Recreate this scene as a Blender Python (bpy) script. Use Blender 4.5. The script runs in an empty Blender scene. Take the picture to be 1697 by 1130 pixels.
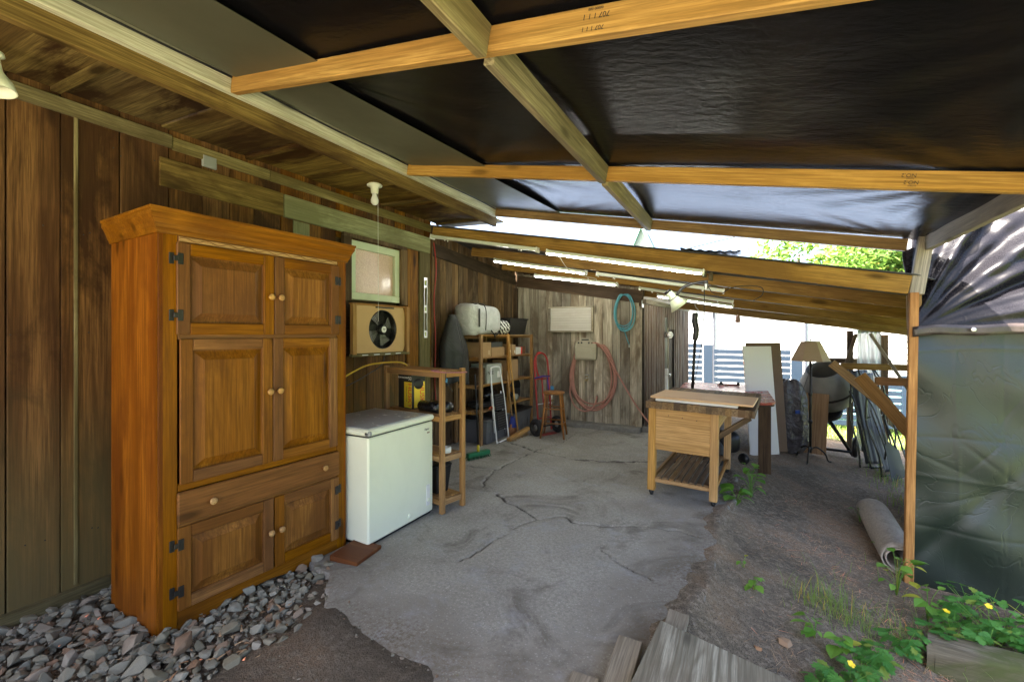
import bpy, bmesh, math, random
import numpy as np
from mathutils import Vector, Matrix, Euler
random.seed(7); RNG = np.random.default_rng(7)
R = math.radians
scene = bpy.context.scene
col = scene.collection

# ---------------------------------------------------------------- camera, sky, sun, exposure
cam_d = bpy.data.cameras.new('camera'); cam = bpy.data.objects.new('camera', cam_d); col.objects.link(cam)
cam.location = (0, 0, 1.5); cam.rotation_euler = (R(90), 0, R(27.63))
cam_d.sensor_width = 36; cam_d.lens = 745 / 1697 * 36; cam_d.shift_y = -12 / 1697
cam_d.clip_start = 0.05; cam_d.clip_end = 2000
scene.camera = cam
SUN_EL, SUN_AZ = R(55), math.atan2(-0.8, -0.6)          # azimuth from +Y towards +X: the sun stands behind the camera, over the house
wd = bpy.data.worlds.new('World'); scene.world = wd; wd.use_nodes = True
wn = wd.node_tree; bg = wn.nodes['Background']
sky = wn.nodes.new('ShaderNodeTexSky'); sky.sky_type = 'NISHITA'; sky.sun_disc = False
sky.sun_elevation = SUN_EL; sky.sun_rotation = SUN_AZ; sky.air_density = 0.8; sky.dust_density = 6.0; sky.ozone_density = 1.0
wn.links.new(sky.outputs[0], bg.inputs[0]); bg.inputs[1].default_value = 0.08
sun_d = bpy.data.lights.new('sun', 'SUN'); sun_d.energy = 5.0; sun_d.angle = R(0.53); sun_d.color = (1, .93, .82)
sun = bpy.data.objects.new('sun', sun_d); col.objects.link(sun)
sdir = Vector((math.sin(SUN_AZ) * math.cos(SUN_EL), math.cos(SUN_AZ) * math.cos(SUN_EL), math.sin(SUN_EL)))
sun.rotation_euler = sdir.to_track_quat('Z', 'Y').to_euler()
vs = scene.view_settings; vs.view_transform = 'Standard'; vs.look = 'None'; vs.exposure = 3.82; vs.gamma = 1; vs.use_curve_mapping = False
scene.render.engine = 'CYCLES'; scene.cycles.use_denoising = True; scene.cycles.max_bounces = 8; scene.cycles.diffuse_bounces = 4; scene.cycles.glossy_bounces = 3; scene.cycles.transmission_bounces = 4
scene.cycles.sample_clamp_indirect = 8

# ---------------------------------------------------------------- helpers: objects
def tag(o, label=None, cat=None, group=None, kind=None):
    if label: o['label'] = label
    if cat: o['category'] = cat
    if group: o['group'] = group
    if kind: o['kind'] = kind
    return o
def thing(name, label, cat, loc=(0, 0, 0), rz=0, group=None, rx=0, ry=0):
    o = bpy.data.objects.new(name, None); col.objects.link(o); o.empty_display_size = .1
    o.location = loc; o.rotation_euler = (rx, ry, rz)
    return tag(o, label, cat, group)
def link(name, me, mat, parent=None, loc=(0, 0, 0), rot=(0, 0, 0), smooth=False):
    if mat and not me.materials: me.materials.append(mat)
    o = bpy.data.objects.new(name, me); col.objects.link(o); o.parent = parent
    o.location = loc
    if isinstance(rot, Matrix): o.rotation_euler = rot.to_euler()
    else: o.rotation_euler = rot
    if smooth and len(me.polygons): me.polygons.foreach_set('use_smooth', [True] * len(me.polygons))
    return o
def mesh(vs_, fs, name='m'):
    me = bpy.data.meshes.new(name); me.from_pydata([tuple(v) for v in vs_], [], fs); me.update(); return me
_boxes = {}
def boxmesh(s, bev, mat):
    k = (tuple(round(x, 4) for x in s), bev, mat.name if mat else '')
    if k in _boxes: return _boxes[k]
    bm = bmesh.new(); bmesh.ops.create_cube(bm, size=1); bmesh.ops.scale(bm, vec=s, verts=bm.verts)
    b = min(bev, min(s) * .3)
    if b > 0: bmesh.ops.bevel(bm, geom=bm.edges[:], offset=b, segments=1, affect='EDGES')
    me = bpy.data.meshes.new('box'); bm.to_mesh(me); bm.free(); _boxes[k] = me; return me
def box(name, parent, mat, c, s, rot=(0, 0, 0), bev=.003):
    return link(name, boxmesh(s, bev, mat), mat, parent, c, rot)
def frame_of(d, up=(0, 0, 1)):
    x = Vector(d).normalized(); u = Vector(up)
    if abs(x.dot(u)) > .98: u = Vector((0, 1, 0))
    y = u.cross(x).normalized(); z = x.cross(y)
    return Matrix((x, y, z)).transposed()
def beam(name, parent, mat, p0, p1, w, h, up=(0, 0, 1), bev=.004):
    """lumber from p0 to p1 (centre line), local X along it, w across, h in depth"""
    p0, p1 = Vector(p0), Vector(p1); d = p1 - p0
    return link(name, boxmesh((d.length, w, h), bev, mat), mat, parent, (p0 + p1) / 2, frame_of(d, up))
def catmull(pts, n=6, closed=False):
    P = [Vector(p) for p in pts]; out = []; m = len(P)
    for i in range(m if closed else m - 1):
        if closed: a, b, c, d = P[i - 1], P[i], P[(i + 1) % m], P[(i + 2) % m]
        else: a, b, c, d = P[max(i - 1, 0)], P[i], P[i + 1], P[min(i + 2, m - 1)]
        for k in range(n):
            t = k / n
            out.append(.5 * ((2 * b) + (c - a) * t + (2 * a - 5 * b + 4 * c - d) * t * t + (3 * b - a - 3 * c + d) * t ** 3))
    if not closed: out.append(P[-1])
    return out
def tube_data(pts, r, seg=8, closed=False, V=None, F=None):
    V = [] if V is None else V; F = [] if F is None else F
    P = [Vector(p) for p in pts]; n = len(P); base = len(V); up = None
    rr = r if isinstance(r, (list, tuple)) else [r] * n
    for i in range(n):
        if closed: t = P[(i + 1) % n] - P[i - 1]
        else: t = P[min(i + 1, n - 1)] - P[max(i - 1, 0)]
        t = t.normalized() if t.length > 1e-9 else Vector((0, 0, 1))
        if up is None: up = Vector((0, 0, 1)) if abs(t.z) < .9 else Vector((0, 1, 0))
        x = up.cross(t)
        if x.length < 1e-6: x = Vector((1, 0, 0)).cross(t)
        x.normalize(); up = t.cross(x)
        for k in range(seg):
            a = 2 * math.pi * k / seg
            V.append(P[i] + (x * math.cos(a) + up * math.sin(a)) * rr[i])
    for i in range(n if closed else n - 1):
        j = (i + 1) % n
        for k in range(seg):
            l = (k + 1) % seg
            F.append((base + i * seg + k, base + i * seg + l, base + j * seg + l, base + j * seg + k))
    if not closed:
        F.append(tuple(base + k for k in reversed(range(seg)))); F.append(tuple(base + (n - 1) * seg + k for k in range(seg)))
    return V, F
def tube(name, parent, mat, pts, r, seg=8, closed=False, smooth=True, loc=(0, 0, 0)):
    V, F = tube_data(pts, r, seg, closed); return link(name, mesh(V, F), mat, parent, loc, smooth=smooth)
def tubes(name, parent, mat, lst, seg=8, smooth=True):
    V, F = [], []
    for pts, r in lst: tube_data(pts, r, seg, False, V, F)
    return link(name, mesh(V, F), mat, parent, smooth=smooth)
def lathe(name, parent, mat, prof, seg=24, loc=(0, 0, 0), rot=(0, 0, 0), smooth=True, caps=True):
    V, F = [], []
    for r, z in prof:
        for k in range(seg):
            a = 2 * math.pi * k / seg; V.append((r * math.cos(a), r * math.sin(a), z))
    for i in range(len(prof) - 1):
        for k in range(seg):
            l = (k + 1) % seg; F.append((i * seg + k, i * seg + l, (i + 1) * seg + l, (i + 1) * seg + k))
    if caps:
        if prof[0][0] > 1e-5: F.append(tuple(reversed(range(seg))))
        if prof[-1][0] > 1e-5: F.append(tuple((len(prof) - 1) * seg + k for k in range(seg)))
    return link(name, mesh(V, F), mat, parent, loc, rot, smooth)
def prism(name, parent, mat, outline, t, loc=(0, 0, 0), rot=(0, 0, 0), bev=0):
    """outline in local XY, thickness t along local Z"""
    n = len(outline); bm = bmesh.new()
    a = [bm.verts.new((x, y, 0)) for x, y in outline]; b = [bm.verts.new((x, y, t)) for x, y in outline]
    bm.faces.new(a[::-1]); bm.faces.new(b)
    for i in range(n): bm.faces.new((a[i], a[(i + 1) % n], b[(i + 1) % n], b[i]))
    bmesh.ops.recalc_face_normals(bm, faces=bm.faces)
    if bev: bmesh.ops.bevel(bm, geom=bm.edges[:], offset=bev, segments=1, affect='EDGES')
    me = bpy.data.meshes.new('prism'); bm.to_mesh(me); bm.free(); return link(name, me, mat, parent, loc, rot)
def sheet(name, parent, mat, fn, nu, nv, thick=.002, smooth=True):
    V = [fn(i / nu, j / nv) for j in range(nv + 1) for i in range(nu + 1)]
    F = [(j * (nu + 1) + i, j * (nu + 1) + i + 1, (j + 1) * (nu + 1) + i + 1, (j + 1) * (nu + 1) + i) for j in range(nv) for i in range(nu)]
    o = link(name, mesh(V, F), mat, parent, smooth=smooth)
    if thick: m = o.modifiers.new('thickness', 'SOLIDIFY'); m.thickness = thick; m.offset = 0
    return o
def blob(name, parent, mat, fn, nu=28, nv=18, loc=(0, 0, 0), rot=(0, 0, 0)):
    """closed surface: fn(theta 0..2pi, phi 0..pi) -> point"""
    V = [fn(0, 0)]; F = []
    for j in range(1, nv):
        for i in range(nu): V.append(fn(2 * math.pi * i / nu, math.pi * j / nv))
    V.append(fn(0, math.pi)); last = len(V) - 1
    for i in range(nu): F.append((0, 1 + i, 1 + (i + 1) % nu))
    for j in range(nv - 2):
        a = 1 + j * nu; b = a + nu
        for i in range(nu): F.append((a + i, b + i, b + (i + 1) % nu, a + (i + 1) % nu))
    a = 1 + (nv - 2) * nu
    for i in range(nu): F.append((a + i, last, a + (i + 1) % nu))
    return link(name, mesh(V, F), mat, parent, loc, rot, smooth=True)
def text(name, parent, mat, s, size, loc, rot, ext=.0006, align='CENTER', sx=1):
    c = bpy.data.curves.new(name, 'FONT'); c.body = s; c.size = size; c.extrude = ext; c.align_x = align; c.align_y = 'CENTER'
    tmp = bpy.data.objects.new('tmp', c); me = bpy.data.meshes.new_from_object(tmp); bpy.data.objects.remove(tmp); me.materials.clear(); me.materials.append(mat)
    o = bpy.data.objects.new(name, me); col.objects.link(o); o.parent = parent
    o.location = loc; o.rotation_euler = rot.to_euler() if isinstance(rot, Matrix) else rot; o.scale = (sx, 1, 1); return o
_lat = RNG.random((256, 256))
def vnoise(x, y, s):
    """smooth value noise -1..1 for numpy arrays"""
    x = np.asarray(x, float) / s + 500; y = np.asarray(y, float) / s + 500
    i = np.floor(x).astype(int); j = np.floor(y).astype(int); u = x - i; v = y - j; u = u * u * (3 - 2 * u); v = v * v * (3 - 2 * v)
    g = lambda a, b: _lat[a % 256, b % 256]
    return 2 * ((g(i, j) * (1 - u) + g(i + 1, j) * u) * (1 - v) + (g(i, j + 1) * (1 - u) + g(i + 1, j + 1) * u) * v) - 1

# ---------------------------------------------------------------- helpers: materials
class NT:
    def __init__(s, name):
        s.m = bpy.data.materials.new(name); s.m.use_nodes = True; s.t = s.m.node_tree; s.b = s.t.nodes['Principled BSDF']
    def n(s, ty, ins=None, **kw):
        d = s.t.nodes.new(ty)
        for k, v in kw.items(): setattr(d, k, v)
        for k, v in (ins or {}).items():
            if hasattr(v, 'is_output') or isinstance(v, bpy.types.NodeSocket): s.t.links.new(v, d.inputs[k])
            else: d.inputs[k].default_value = v
        return d
    def coord(s, kind='Object', rnd=True):
        c = s.n('ShaderNodeTexCoord').outputs[kind]
        if rnd:
            r = s.n('ShaderNodeObjectInfo').outputs['Random']
            mu = s.n('ShaderNodeVectorMath', {0: (37.1, 21.7, 53.3)}, operation='SCALE'); s.t.links.new(r, mu.inputs['Scale'])
            c = s.n('ShaderNodeVectorMath', {0: c, 1: mu.outputs[0]}, operation='ADD').outputs[0]
        return c
    def map(s, c, sc, rot=(0, 0, 0)): return s.n('ShaderNodeMapping', {'Vector': c, 'Scale': sc, 'Rotation': rot}).outputs[0]
    def noise(s, v, sc=1, det=4, rough=.55, dist=0):
        return s.n('ShaderNodeTexNoise', {'Vector': v, 'Scale': sc, 'Detail': det, 'Roughness': rough, 'Distortion': dist}).outputs['Fac']
    def ramp(s, f, stops):
        d = s.n('ShaderNodeValToRGB', {'Fac': f}); e = d.color_ramp.elements
        while len(e) < len(stops): e.new(.5)
        for x, (p, c) in zip(e, stops):
            x.position = p; x.color = (*c, 1) if len(c) == 3 else c
        return d.outputs[0]
    def fac(s, f, a, b): return s.n('ShaderNodeMapRange', {'Value': f, 'From Min': a, 'From Max': b}, clamp=True).outputs[0]
    def mix(s, f, a, b, mode='MIX'):
        d = s.n('ShaderNodeMix', data_type='RGBA', blend_type=mode)
        for k, v in ((0, f), (6, a), (7, b)):
            if isinstance(v, bpy.types.NodeSocket): s.t.links.new(v, d.inputs[k])
            else: d.inputs[k].default_value = (*v, 1) if isinstance(v, (tuple, list)) and len(v) == 3 else v
        return d.outputs[2]
    def math(s, op, a, b=0, c=0): return s.n('ShaderNodeMath', {0: a, 1: b, 2: c}, operation=op).outputs[0]
    def bump(s, h, st=.3, d=.01, nrm=None):
        b = s.n('ShaderNodeBump', {'Height': h, 'Strength': st, 'Distance': d})
        if nrm: s.t.links.new(nrm, b.inputs['Normal'])
        return b.outputs[0]
    def out(s, colr=None, rough=None, nrm=None, **kw):
        for k, v in {'Base Color': colr, 'Roughness': rough, 'Normal': nrm, **kw}.items():
            if v is None: continue
            if isinstance(v, bpy.types.NodeSocket): s.t.links.new(v, s.b.inputs[k])
            else: s.b.inputs[k].default_value = (*v, 1) if isinstance(v, (tuple, list)) and len(v) == 3 else v
        return s.m
_mats = {}
def wood(name, light, dark, stain, ax='X', stain_amt=.5, rings=.35, rough=.6, knots=.5, var=.35, bump=.25, gloss=.12, low=None):
    k = name + '_' + ax
    if k in _mats: return _mats[k]
    t = NT(k); c = t.coord()
    i = 'XYZ'.index(ax)
    def st(al, ac): v = [ac] * 3; v[i] = al; return tuple(v)
    big = t.noise(t.map(c, st(.55, 5.5)), 1, 2, .5, .4)
    ring = t.math('MULTIPLY_ADD', t.math('SINE', t.math('MULTIPLY', big, 62)), .5, .5)
    fib = t.noise(t.map(c, st(2.2, 75)), 1, 5, .65)
    fine = t.noise(t.map(c, st(5, 190)), 1, 3, .6); ring = t.math('POWER', ring, 2.2)
    tone = t.noise(t.map(c, st(.5, 7)), 1, 3, .6)
    b = t.mix(t.fac(tone, .42, .58), dark, light)
    b = t.mix(t.math('MULTIPLY', ring, rings), b, dark)
    b = t.mix(t.fac(fib, .44, .62), b, t.mix(.7, b, tuple(x * .5 for x in dark)))
    b = t.mix(t.math('MULTIPLY', t.fac(fine, .44, .58), .4), b, tuple(x * .45 for x in dark))
    vo = t.n('ShaderNodeTexVoronoi', {'Vector': t.map(c, st(1.9, 6.5)), 'Scale': 1, 'Randomness': 1.0})
    kn = t.fac(vo.outputs['Distance'], .19, .09); halo = t.fac(vo.outputs['Distance'], .46, .14)
    gate = t.math('GREATER_THAN', t.n('ShaderNodeSeparateColor', {0: vo.outputs['Color']}).outputs[0], 1 - knots)
    kn = t.math('MULTIPLY', kn, gate)
    b = t.mix(t.math('MULTIPLY', t.math('MULTIPLY', halo, gate), .45), b, tuple(x * .6 for x in dark)); b = t.mix(t.math('MULTIPLY', kn, .9), b, tuple(x * .25 for x in dark))
    sn = t.noise(t.map(c, st(1.1, 2.6)), 1, 6, .65, .6)
    b = t.mix(t.math('MULTIPLY', t.fac(sn, .46, .60), stain_amt), b, stain)
    if low:                                                     # old damp staining that rises from the sill (world height), with a ragged edge
        z = t.n('ShaderNodeSeparateXYZ', {0: t.n('ShaderNodeNewGeometry').outputs['Position']}).outputs[2]
        e = t.math('ADD', z, t.math('MULTIPLY', sn, -1.1))
        b = t.mix(t.math('MULTIPLY', t.fac(e, .75, -.55), .62), b, low)
    rn = t.n('ShaderNodeObjectInfo').outputs['Random']
    b = t.n('ShaderNodeHueSaturation', {'Value': t.math('MULTIPLY_ADD', rn, var, 1 - var * .5), 'Color': b, 'Saturation': t.math('MULTIPLY_ADD', rn, .2, .9)}).outputs[0]
    hgt = t.math('ADD', t.math('MULTIPLY', fib, .6), t.math('MULTIPLY', ring, .25))
    m = t.out(b, t.fac(fib, -.6, 1.6) if rough is None else rough, t.bump(hgt, bump, .004), **{'Specular IOR Level': gloss})
    _mats[k] = m; return m
def plain(name, c, rough=.5, metal=0, var=.12, nsc=12, bump=.05, spec=.5, dirt=None, dirt_amt=.35, **kw):
    if name in _mats: return _mats[name]
    t = NT(name); co = t.coord(); n1 = t.noise(co, nsc, 5, .6)
    b = t.mix(t.math('MULTIPLY', t.fac(n1, .35, .7), var * 2), c, tuple(x * (1 - var * 2) for x in c))
    if dirt: b = t.mix(t.math('MULTIPLY', t.fac(t.noise(co, nsc * .3, 6, .7, .5), .5, .75), dirt_amt), b, dirt)
    m = t.out(b, t.math('MULTIPLY_ADD', n1, .2, rough - .1), t.bump(t.noise(co, nsc * 8, 3), bump, .003) if bump else None, Metallic=metal, **{'Specular IOR Level': spec}, **kw)
    _mats[name] = m; return m
def tarp(name, c, rough, wr=.5, sc=5, dust=None, bumpd=.02, stretch=(1, 1, 1), weave=True, crease=0, spec=.5):
    t = NT(name); co = t.n('ShaderNodeTexCoord').outputs['Object']
    a = t.noise(t.map(co, stretch), sc, 4, .55, .4); w = t.noise(t.map(co, stretch), sc * 6, 3, .5, .2)
    g = t.math('ADD', a, t.math('MULTIPLY', w, .12))
    nr = t.bump(g, wr, bumpd)
    if weave:
        wv = t.n('ShaderNodeTexWave', {'Vector': co, 'Scale': 95, 'Distortion': 1.0}).outputs['Fac']
        nr = t.bump(wv, .06, .002, nr)
    if crease:
        for sc_, st_ in ((2.2, .9), (6.0, .5)):
            q = t.noise(t.map(co, stretch), sc_, 3, .5, .9); rid = t.fac(t.math('ABSOLUTE', t.math('SUBTRACT', q, .5)), 0, .014); nr = t.bump(rid, st_ * crease, .008, nr)
    b = t.mix(t.fac(a, .3, .7), c, tuple(x * .65 for x in c))
    if dust: b = t.mix(t.math('MULTIPLY', t.fac(t.noise(co, 2.3, 8, .75), .5, .7), .5), b, dust)
    return t.out(b, t.math('MULTIPLY_ADD', w, .16, rough - .08), nr, **{'Specular IOR Level': spec})

# ---------------------------------------------------------------- materials
def W_pine(ax='X'):   return wood('fresh_pine_lumber', (.52, .315, .085), (.40, .22, .05), (.27, .135, .03), ax, .4, .4, .5, .6, .2)
def W_block(ax='X'):  return wood('weathered_green_lumber', (.34, .29, .15), (.20, .16, .075), (.12, .10, .045), ax, .7, .3, .7, .3, .3)
def W_ledger(ax='X'): return wood('pale_painted_lumber', (.66, .65, .45), (.56, .54, .35), (.30, .26, .12), ax, .35, .1, .6, .3, .1)
def W_fascia(ax='X'): return wood('olive_brown_fascia', (.25, .17, .05), (.14, .085, .023), (.05, .026, .009), ax, .8, .35, .7, .4, .2)
def W_soffit(ax='X'): return wood('stained_soffit', (.24, .175, .05), (.115, .07, .018), (.035, .016, .005), ax, 1.0, .3, .7, .4, .45)
def W_house(ax='Z'):  return wood('house_plank', (.27, .122, .026), (.115, .045, .0095), (.034, .013, .004), ax, .85, .35, .6, .8, .55, low=(.21, .165, .06))
def W_trim(ax='X'):   return wood('mossy_trim', (.27, .22, .10), (.16, .125, .05), (.09, .065, .024), ax, .7, .25, .7, .3, .4)
def W_pale(ax='X'):   return wood('peeling_green_board', (.36, .37, .22), (.28, .27, .15), (.15, .14, .07), ax, .8, .2, .7, .3, .2)
def W_rear(ax='Z'):   return wood('old_brown_plank', (.27, .175, .10), (.135, .083, .045), (.05, .029, .015), ax, .8, .4, .75, .6, .6)
def W_grey(ax='Z'):   return wood('silvered_plank', (.56, .50, .39), (.31, .27, .20), (.12, .09, .06), ax, .85, .4, .75, .7, .6)
def W_raft(ax='X'):   return wood('rafter_lumber', (.40, .25, .085), (.27, .155, .048), (.14, .08, .028), ax, .7, .4, .6, .5, .35)
def W_cab(ax='Z'):    return wood('varnished_orange_pine', (.32, .136, .024), (.225, .085, .013), (.115, .042, .009), ax, .65, .4, .42, .75, .14, .10, .14)
def W_cabr(ax='Z'):   return wood('varnished_red_pine', (.33, .115, .018), (.22, .068, .010), (.11, .03, .006), ax, .7, .5, .45, .85, .2, .10, .14)
def W_rack(ax='X'):   return wood('shelf_pine', (.52, .31, .13), (.40, .215, .075), (.26, .13, .05), ax, .35, .3, .55, .4, .25)
def W_bench(ax='X'):  return wood('bench_maple', (.60, .36, .145), (.51, .29, .105), (.36, .19, .065), ax, .35, .25, .45, .2, .15, .08)
def W_stool(ax='Z'):  return wood('stool_oak', (.42, .20, .07), (.32, .14, .045), (.2, .08, .03), ax, .3, .3, .4, .2, .15, .1)
def W_butch(ax='X'):  return wood('worn_butcher_block', (.30, .20, .11), (.19, .12, .06), (.08, .05, .03), ax, .8, .3, .6, .2, .6)
def W_dark(ax='X'):   return wood('dark_brown_lumber', (.13, .085, .05), (.075, .048, .028), (.035, .022, .014), ax, .6, .3, .6, .3, .3)
def W_ply(ax='X'):    return wood('weathered_plywood', (.46, .43, .34), (.24, .215, .16), (.16, .135, .10), ax, .6, .9, .75, .35, .15)
def W_red(ax='X'):    return wood('reddish_lumber', (.48, .27, .12), (.37, .185, .075), (.2, .09, .04), ax, .4, .3, .6, .5, .25)
def W_brace(ax='X'):  return wood('pinkish_grey_lumber', (.42, .37, .29), (.30, .26, .195), (.19, .15, .105), ax, .5, .3, .6, .6, .2)
BLACK = plain('black_plastic', (.012, .012, .013), .4, var=.2)
IRON = plain('black_iron', (.018, .017, .016), .45, .3, dirt=(.09, .05, .03), dirt_amt=.3)
WHITE = plain('white_enamel', (.78, .78, .74), .35, var=.03, bump=0)
STEEL = plain('brushed_steel', (.55, .55, .54), .35, .9, var=.1)
GREYP = plain('grey_metal', (.35, .36, .35), .5, .5)
CARD = plain('cardboard', (.40, .25, .12), .8, var=.12, dirt=(.25, .15, .07))
INK = plain('lumber_ink', (.05, .035, .015), .8, var=.3, nsc=60)
RED = plain('red_paint', (.36, .018, .015), .38, var=.15, dirt=(.12, .03, .02))

# ---------------------------------------------------------------- ground, slab, gravel
def hgt(X):
    X = np.asarray(X, float)
    return np.where(X < -.3, 0, np.where(X < 1.1, -.37 * (X + .3) / 1.4, np.maximum(-.5, -.37 - .08 * (X - 1.1)))) - .015
SLAB = [(-3.44, 2.12), (-2.30, 1.94), (-2.06, 1.70), (-1.82, 1.60), (-1.46, 1.50), (-1.2, 1.45), (-.95, 1.40), (-.6, 1.42), (-.35, 2.0), (-.27, 2.56),
        (-.20, 2.8), (-.16, 3.23), (-.17, 3.62), (-.2, 3.95), (-.13, 4.3), (-.05, 4.8), (-.12, 5.5), (-.2, 6.3), (-.45, 6.9), (-1.3, 7.3), (-3.58, 7.3), (-3.58, 4.4), (-3.44, 4.4)]
def inside(poly, x, y):
    r = np.zeros(np.shape(x), bool); n = len(poly)
    for i in range(n):
        (x0, y0), (x1, y1) = poly[i], poly[(i + 1) % n]
        if y0 == y1: continue
        c = ((y0 > y) != (y1 > y)) & (x < (x1 - x0) * (y - y0) / (y1 - y0) + x0); r ^= c
    return r
def pdist(lines, x, y):
    """distance to the nearest polyline and that polyline's width"""
    best = np.full(np.shape(x), 9.0); wid = np.full(np.shape(x), .01)
    for pts, w in lines:
        for (x0, y0), (x1, y1) in zip(pts[:-1], pts[1:]):
            dx, dy = x1 - x0, y1 - y0; t = np.clip(((x - x0) * dx + (y - y0) * dy) / (dx * dx + dy * dy), 0, 1)
            d = np.hypot(x - x0 - t * dx, y - y0 - t * dy); k = d / w < best / wid; best = np.where(k, d, best); wid = np.where(k, w, wid)
    return best, wid
def grid_mesh(x, y, z, keep=None, attr=None):
    ny, nx = x.shape; me = bpy.data.meshes.new('grid')
    idx = np.arange(nx * ny).reshape(ny, nx)
    q = np.stack([idx[:-1, :-1], idx[:-1, 1:], idx[1:, 1:], idx[1:, :-1]], -1).reshape(-1, 4)
    if keep is not None: q = q[keep.ravel()[q].all(1)]
    me.vertices.add(nx * ny); me.vertices.foreach_set('co', np.stack([x, y, z], -1).astype(np.float32).ravel())
    me.loops.add(q.size); me.loops.foreach_set('vertex_index', q.ravel().astype(np.int32))
    me.polygons.add(len(q)); me.polygons.foreach_set('loop_start', np.arange(0, q.size, 4, dtype=np.int32))
    me.polygons.foreach_set('use_smooth', np.ones(len(q), bool)); me.update(calc_edges=True)
    if attr is not None:
        for nm, v in attr.items():
            a = me.attributes.new(nm, 'FLOAT', 'POINT'); a.data.foreach_set('value', v.astype(np.float32).ravel())
    return me
def dirt_mat():
    t = NT('bare_dirt'); c = t.n('ShaderNodeTexCoord').outputs['Object']
    n1 = t.noise(c, 1.1, 6, .6, .4); n2 = t.noise(c, 26, 6, .7); n3 = t.noise(c, 140, 3, .6)
    b = t.ramp(n1, [(.38, (.125, .104, .076)), (.5, (.20, .163, .12)), (.6, (.30, .21, .135))])
    b = t.mix(t.math('MULTIPLY', t.fac(n2, .47, .62), .8), b, (.37, .305, .23))
    b = t.mix(t.math('MULTIPLY', t.fac(n3, .52, .62), .8), b, (.06, .046, .033))
    peb = t.n('ShaderNodeTexVoronoi', {'Vector': c, 'Scale': 55})
    b = t.mix(t.math('MULTIPLY', t.fac(peb.outputs['Distance'], .22, .12), t.math('GREATER_THAN', t.noise(c, 17, 2), .53)), b, (.27, .25, .22))
    dm = t.n('ShaderNodeAttribute', attribute_name='darker').outputs['Fac']; b = t.mix(t.math('MULTIPLY', dm, .72), b, (.062, .052, .04))  # soil gets darker at the front left and by the tarp foot
    at = t.n('ShaderNodeAttribute', attribute_name='grassy').outputs['Fac']
    gn = t.fac(t.noise(c, 9, 5, .7), .3, .65)
    b = t.mix(t.math('MULTIPLY', at, gn), b, (.055, .11, .02))
    h = t.math('ADD', t.math('MULTIPLY', n2, 1.2), t.math('MULTIPLY', n3, .35))
    return t.out(b, .95, t.bump(h, .8, .02), **{'Specular IOR Level': .2})
DIRT = dirt_mat()
gx, gy = np.meshgrid(np.arange(-6.0, 6.01, .04), np.arange(-3.5, 15.01, .05))
near_slab = inside([(x * 1.0 + (.12 if x > -2 else -.12), y) for x, y in SLAB], gx, gy - .0) | inside([(x, y - .15) for x, y in SLAB], gx, gy)
gz = hgt(gx) + np.where(near_slab, .008, 0) + .010 * vnoise(gx, gy, .45) + .006 * vnoise(gx, gy, .16) + .004 * vnoise(gx, gy, .07)
gin = inside([(x + (.09 if x < -2 else -.09) * (x > -3.4), y) for x, y in SLAB], gx, gy)
edge_d, _ = pdist([(SLAB[1:19], 1.0)], gx, gy); inside_s = inside(SLAB, gx, gy)
ov = .016 - edge_d * .16 + .012 * vnoise(gx, gy, .22) + .008 * vnoise(gx, gy, .09)
gz = np.where(inside_s, np.maximum(np.minimum(ov, .02), -.09), np.where(edge_d < .25, np.maximum(gz, hgt(gx) + .026 * (1 - edge_d / .25) + .006 * vnoise(gx, gy, .12)), gz))
gz = np.where(gy < -1.3, np.minimum(gz, -.06), gz)
gz = gz - .035 * np.clip((-2.0 - gx) * 6, 0, 1) * (gy < 2.05)
grassy = np.clip((gy - 9.6) * 1.2 + .5 * vnoise(gx, gy, .5), 0, 1) + np.clip(-gy * .7 - .4, 0, 1) + np.clip((gx - 2.2) * 1.5, 0, 1)
ground = link('ground', grid_mesh(gx, gy, gz, attr={'grassy': np.clip(grassy, 0, 1), 'darker': np.clip(np.clip((-.9 - gx) * 4, 0, 1) * np.clip((2.2 - gy) * 4, 0, 1) + np.clip((gx - .9) * 1.5, 0, 1) * np.clip((gy - 3.0) * 2, 0, 1) * np.clip((4.6 - gy) * 2, 0, 1) + .4 * vnoise(gx, gy, .35), 0, 1)}), DIRT); tag(ground, kind='structure')
def lawn_mat():
    t = NT('lawn'); c = t.n('ShaderNodeTexCoord').outputs['Object']; n = t.noise(c, 3, 8, .7)
    return t.out(t.ramp(n, [(.3, (.04, .075, .015)), (.7, (.10, .15, .035))]), .9, t.bump(t.noise(c, 60, 4), .8, .03))
def ring_sheet():
    V = []; F = []
    xs = [-600, -5.9, 5.9, 600]; ys = [-600, -3.4, 14.9, 600]
    for y in ys:
        for x in xs: V.append((x, y, -.56))
    for j in range(3):
        for i in range(3): F.append((j * 4 + i, j * 4 + i + 1, (j + 1) * 4 + i + 1, (j + 1) * 4 + i))
    return mesh(V, F)
tag(link('land', ring_sheet(), lawn_mat()), kind='structure')

def bounce_ground_mat():
    t = NT('pale_bounce_gravel'); c = t.n('ShaderNodeTexCoord').outputs['Object']; n = t.noise(c, 40, 6, .7)
    return t.out(t.ramp(n, [(.3, (.20, .18, .14)), (.7, (.36, .32, .25))]), .9, t.bump(n, .6, .02))
tag(link('bounce_ground', mesh([(-7, -16, -.03), (6, -16, -.03), (6, -1.3, -.03), (-7, -1.3, -.03)], [(0, 1, 2, 3)]), bounce_ground_mat()), kind='structure')  # unseen pale ground added behind the camera to bounce warm light inside

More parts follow.
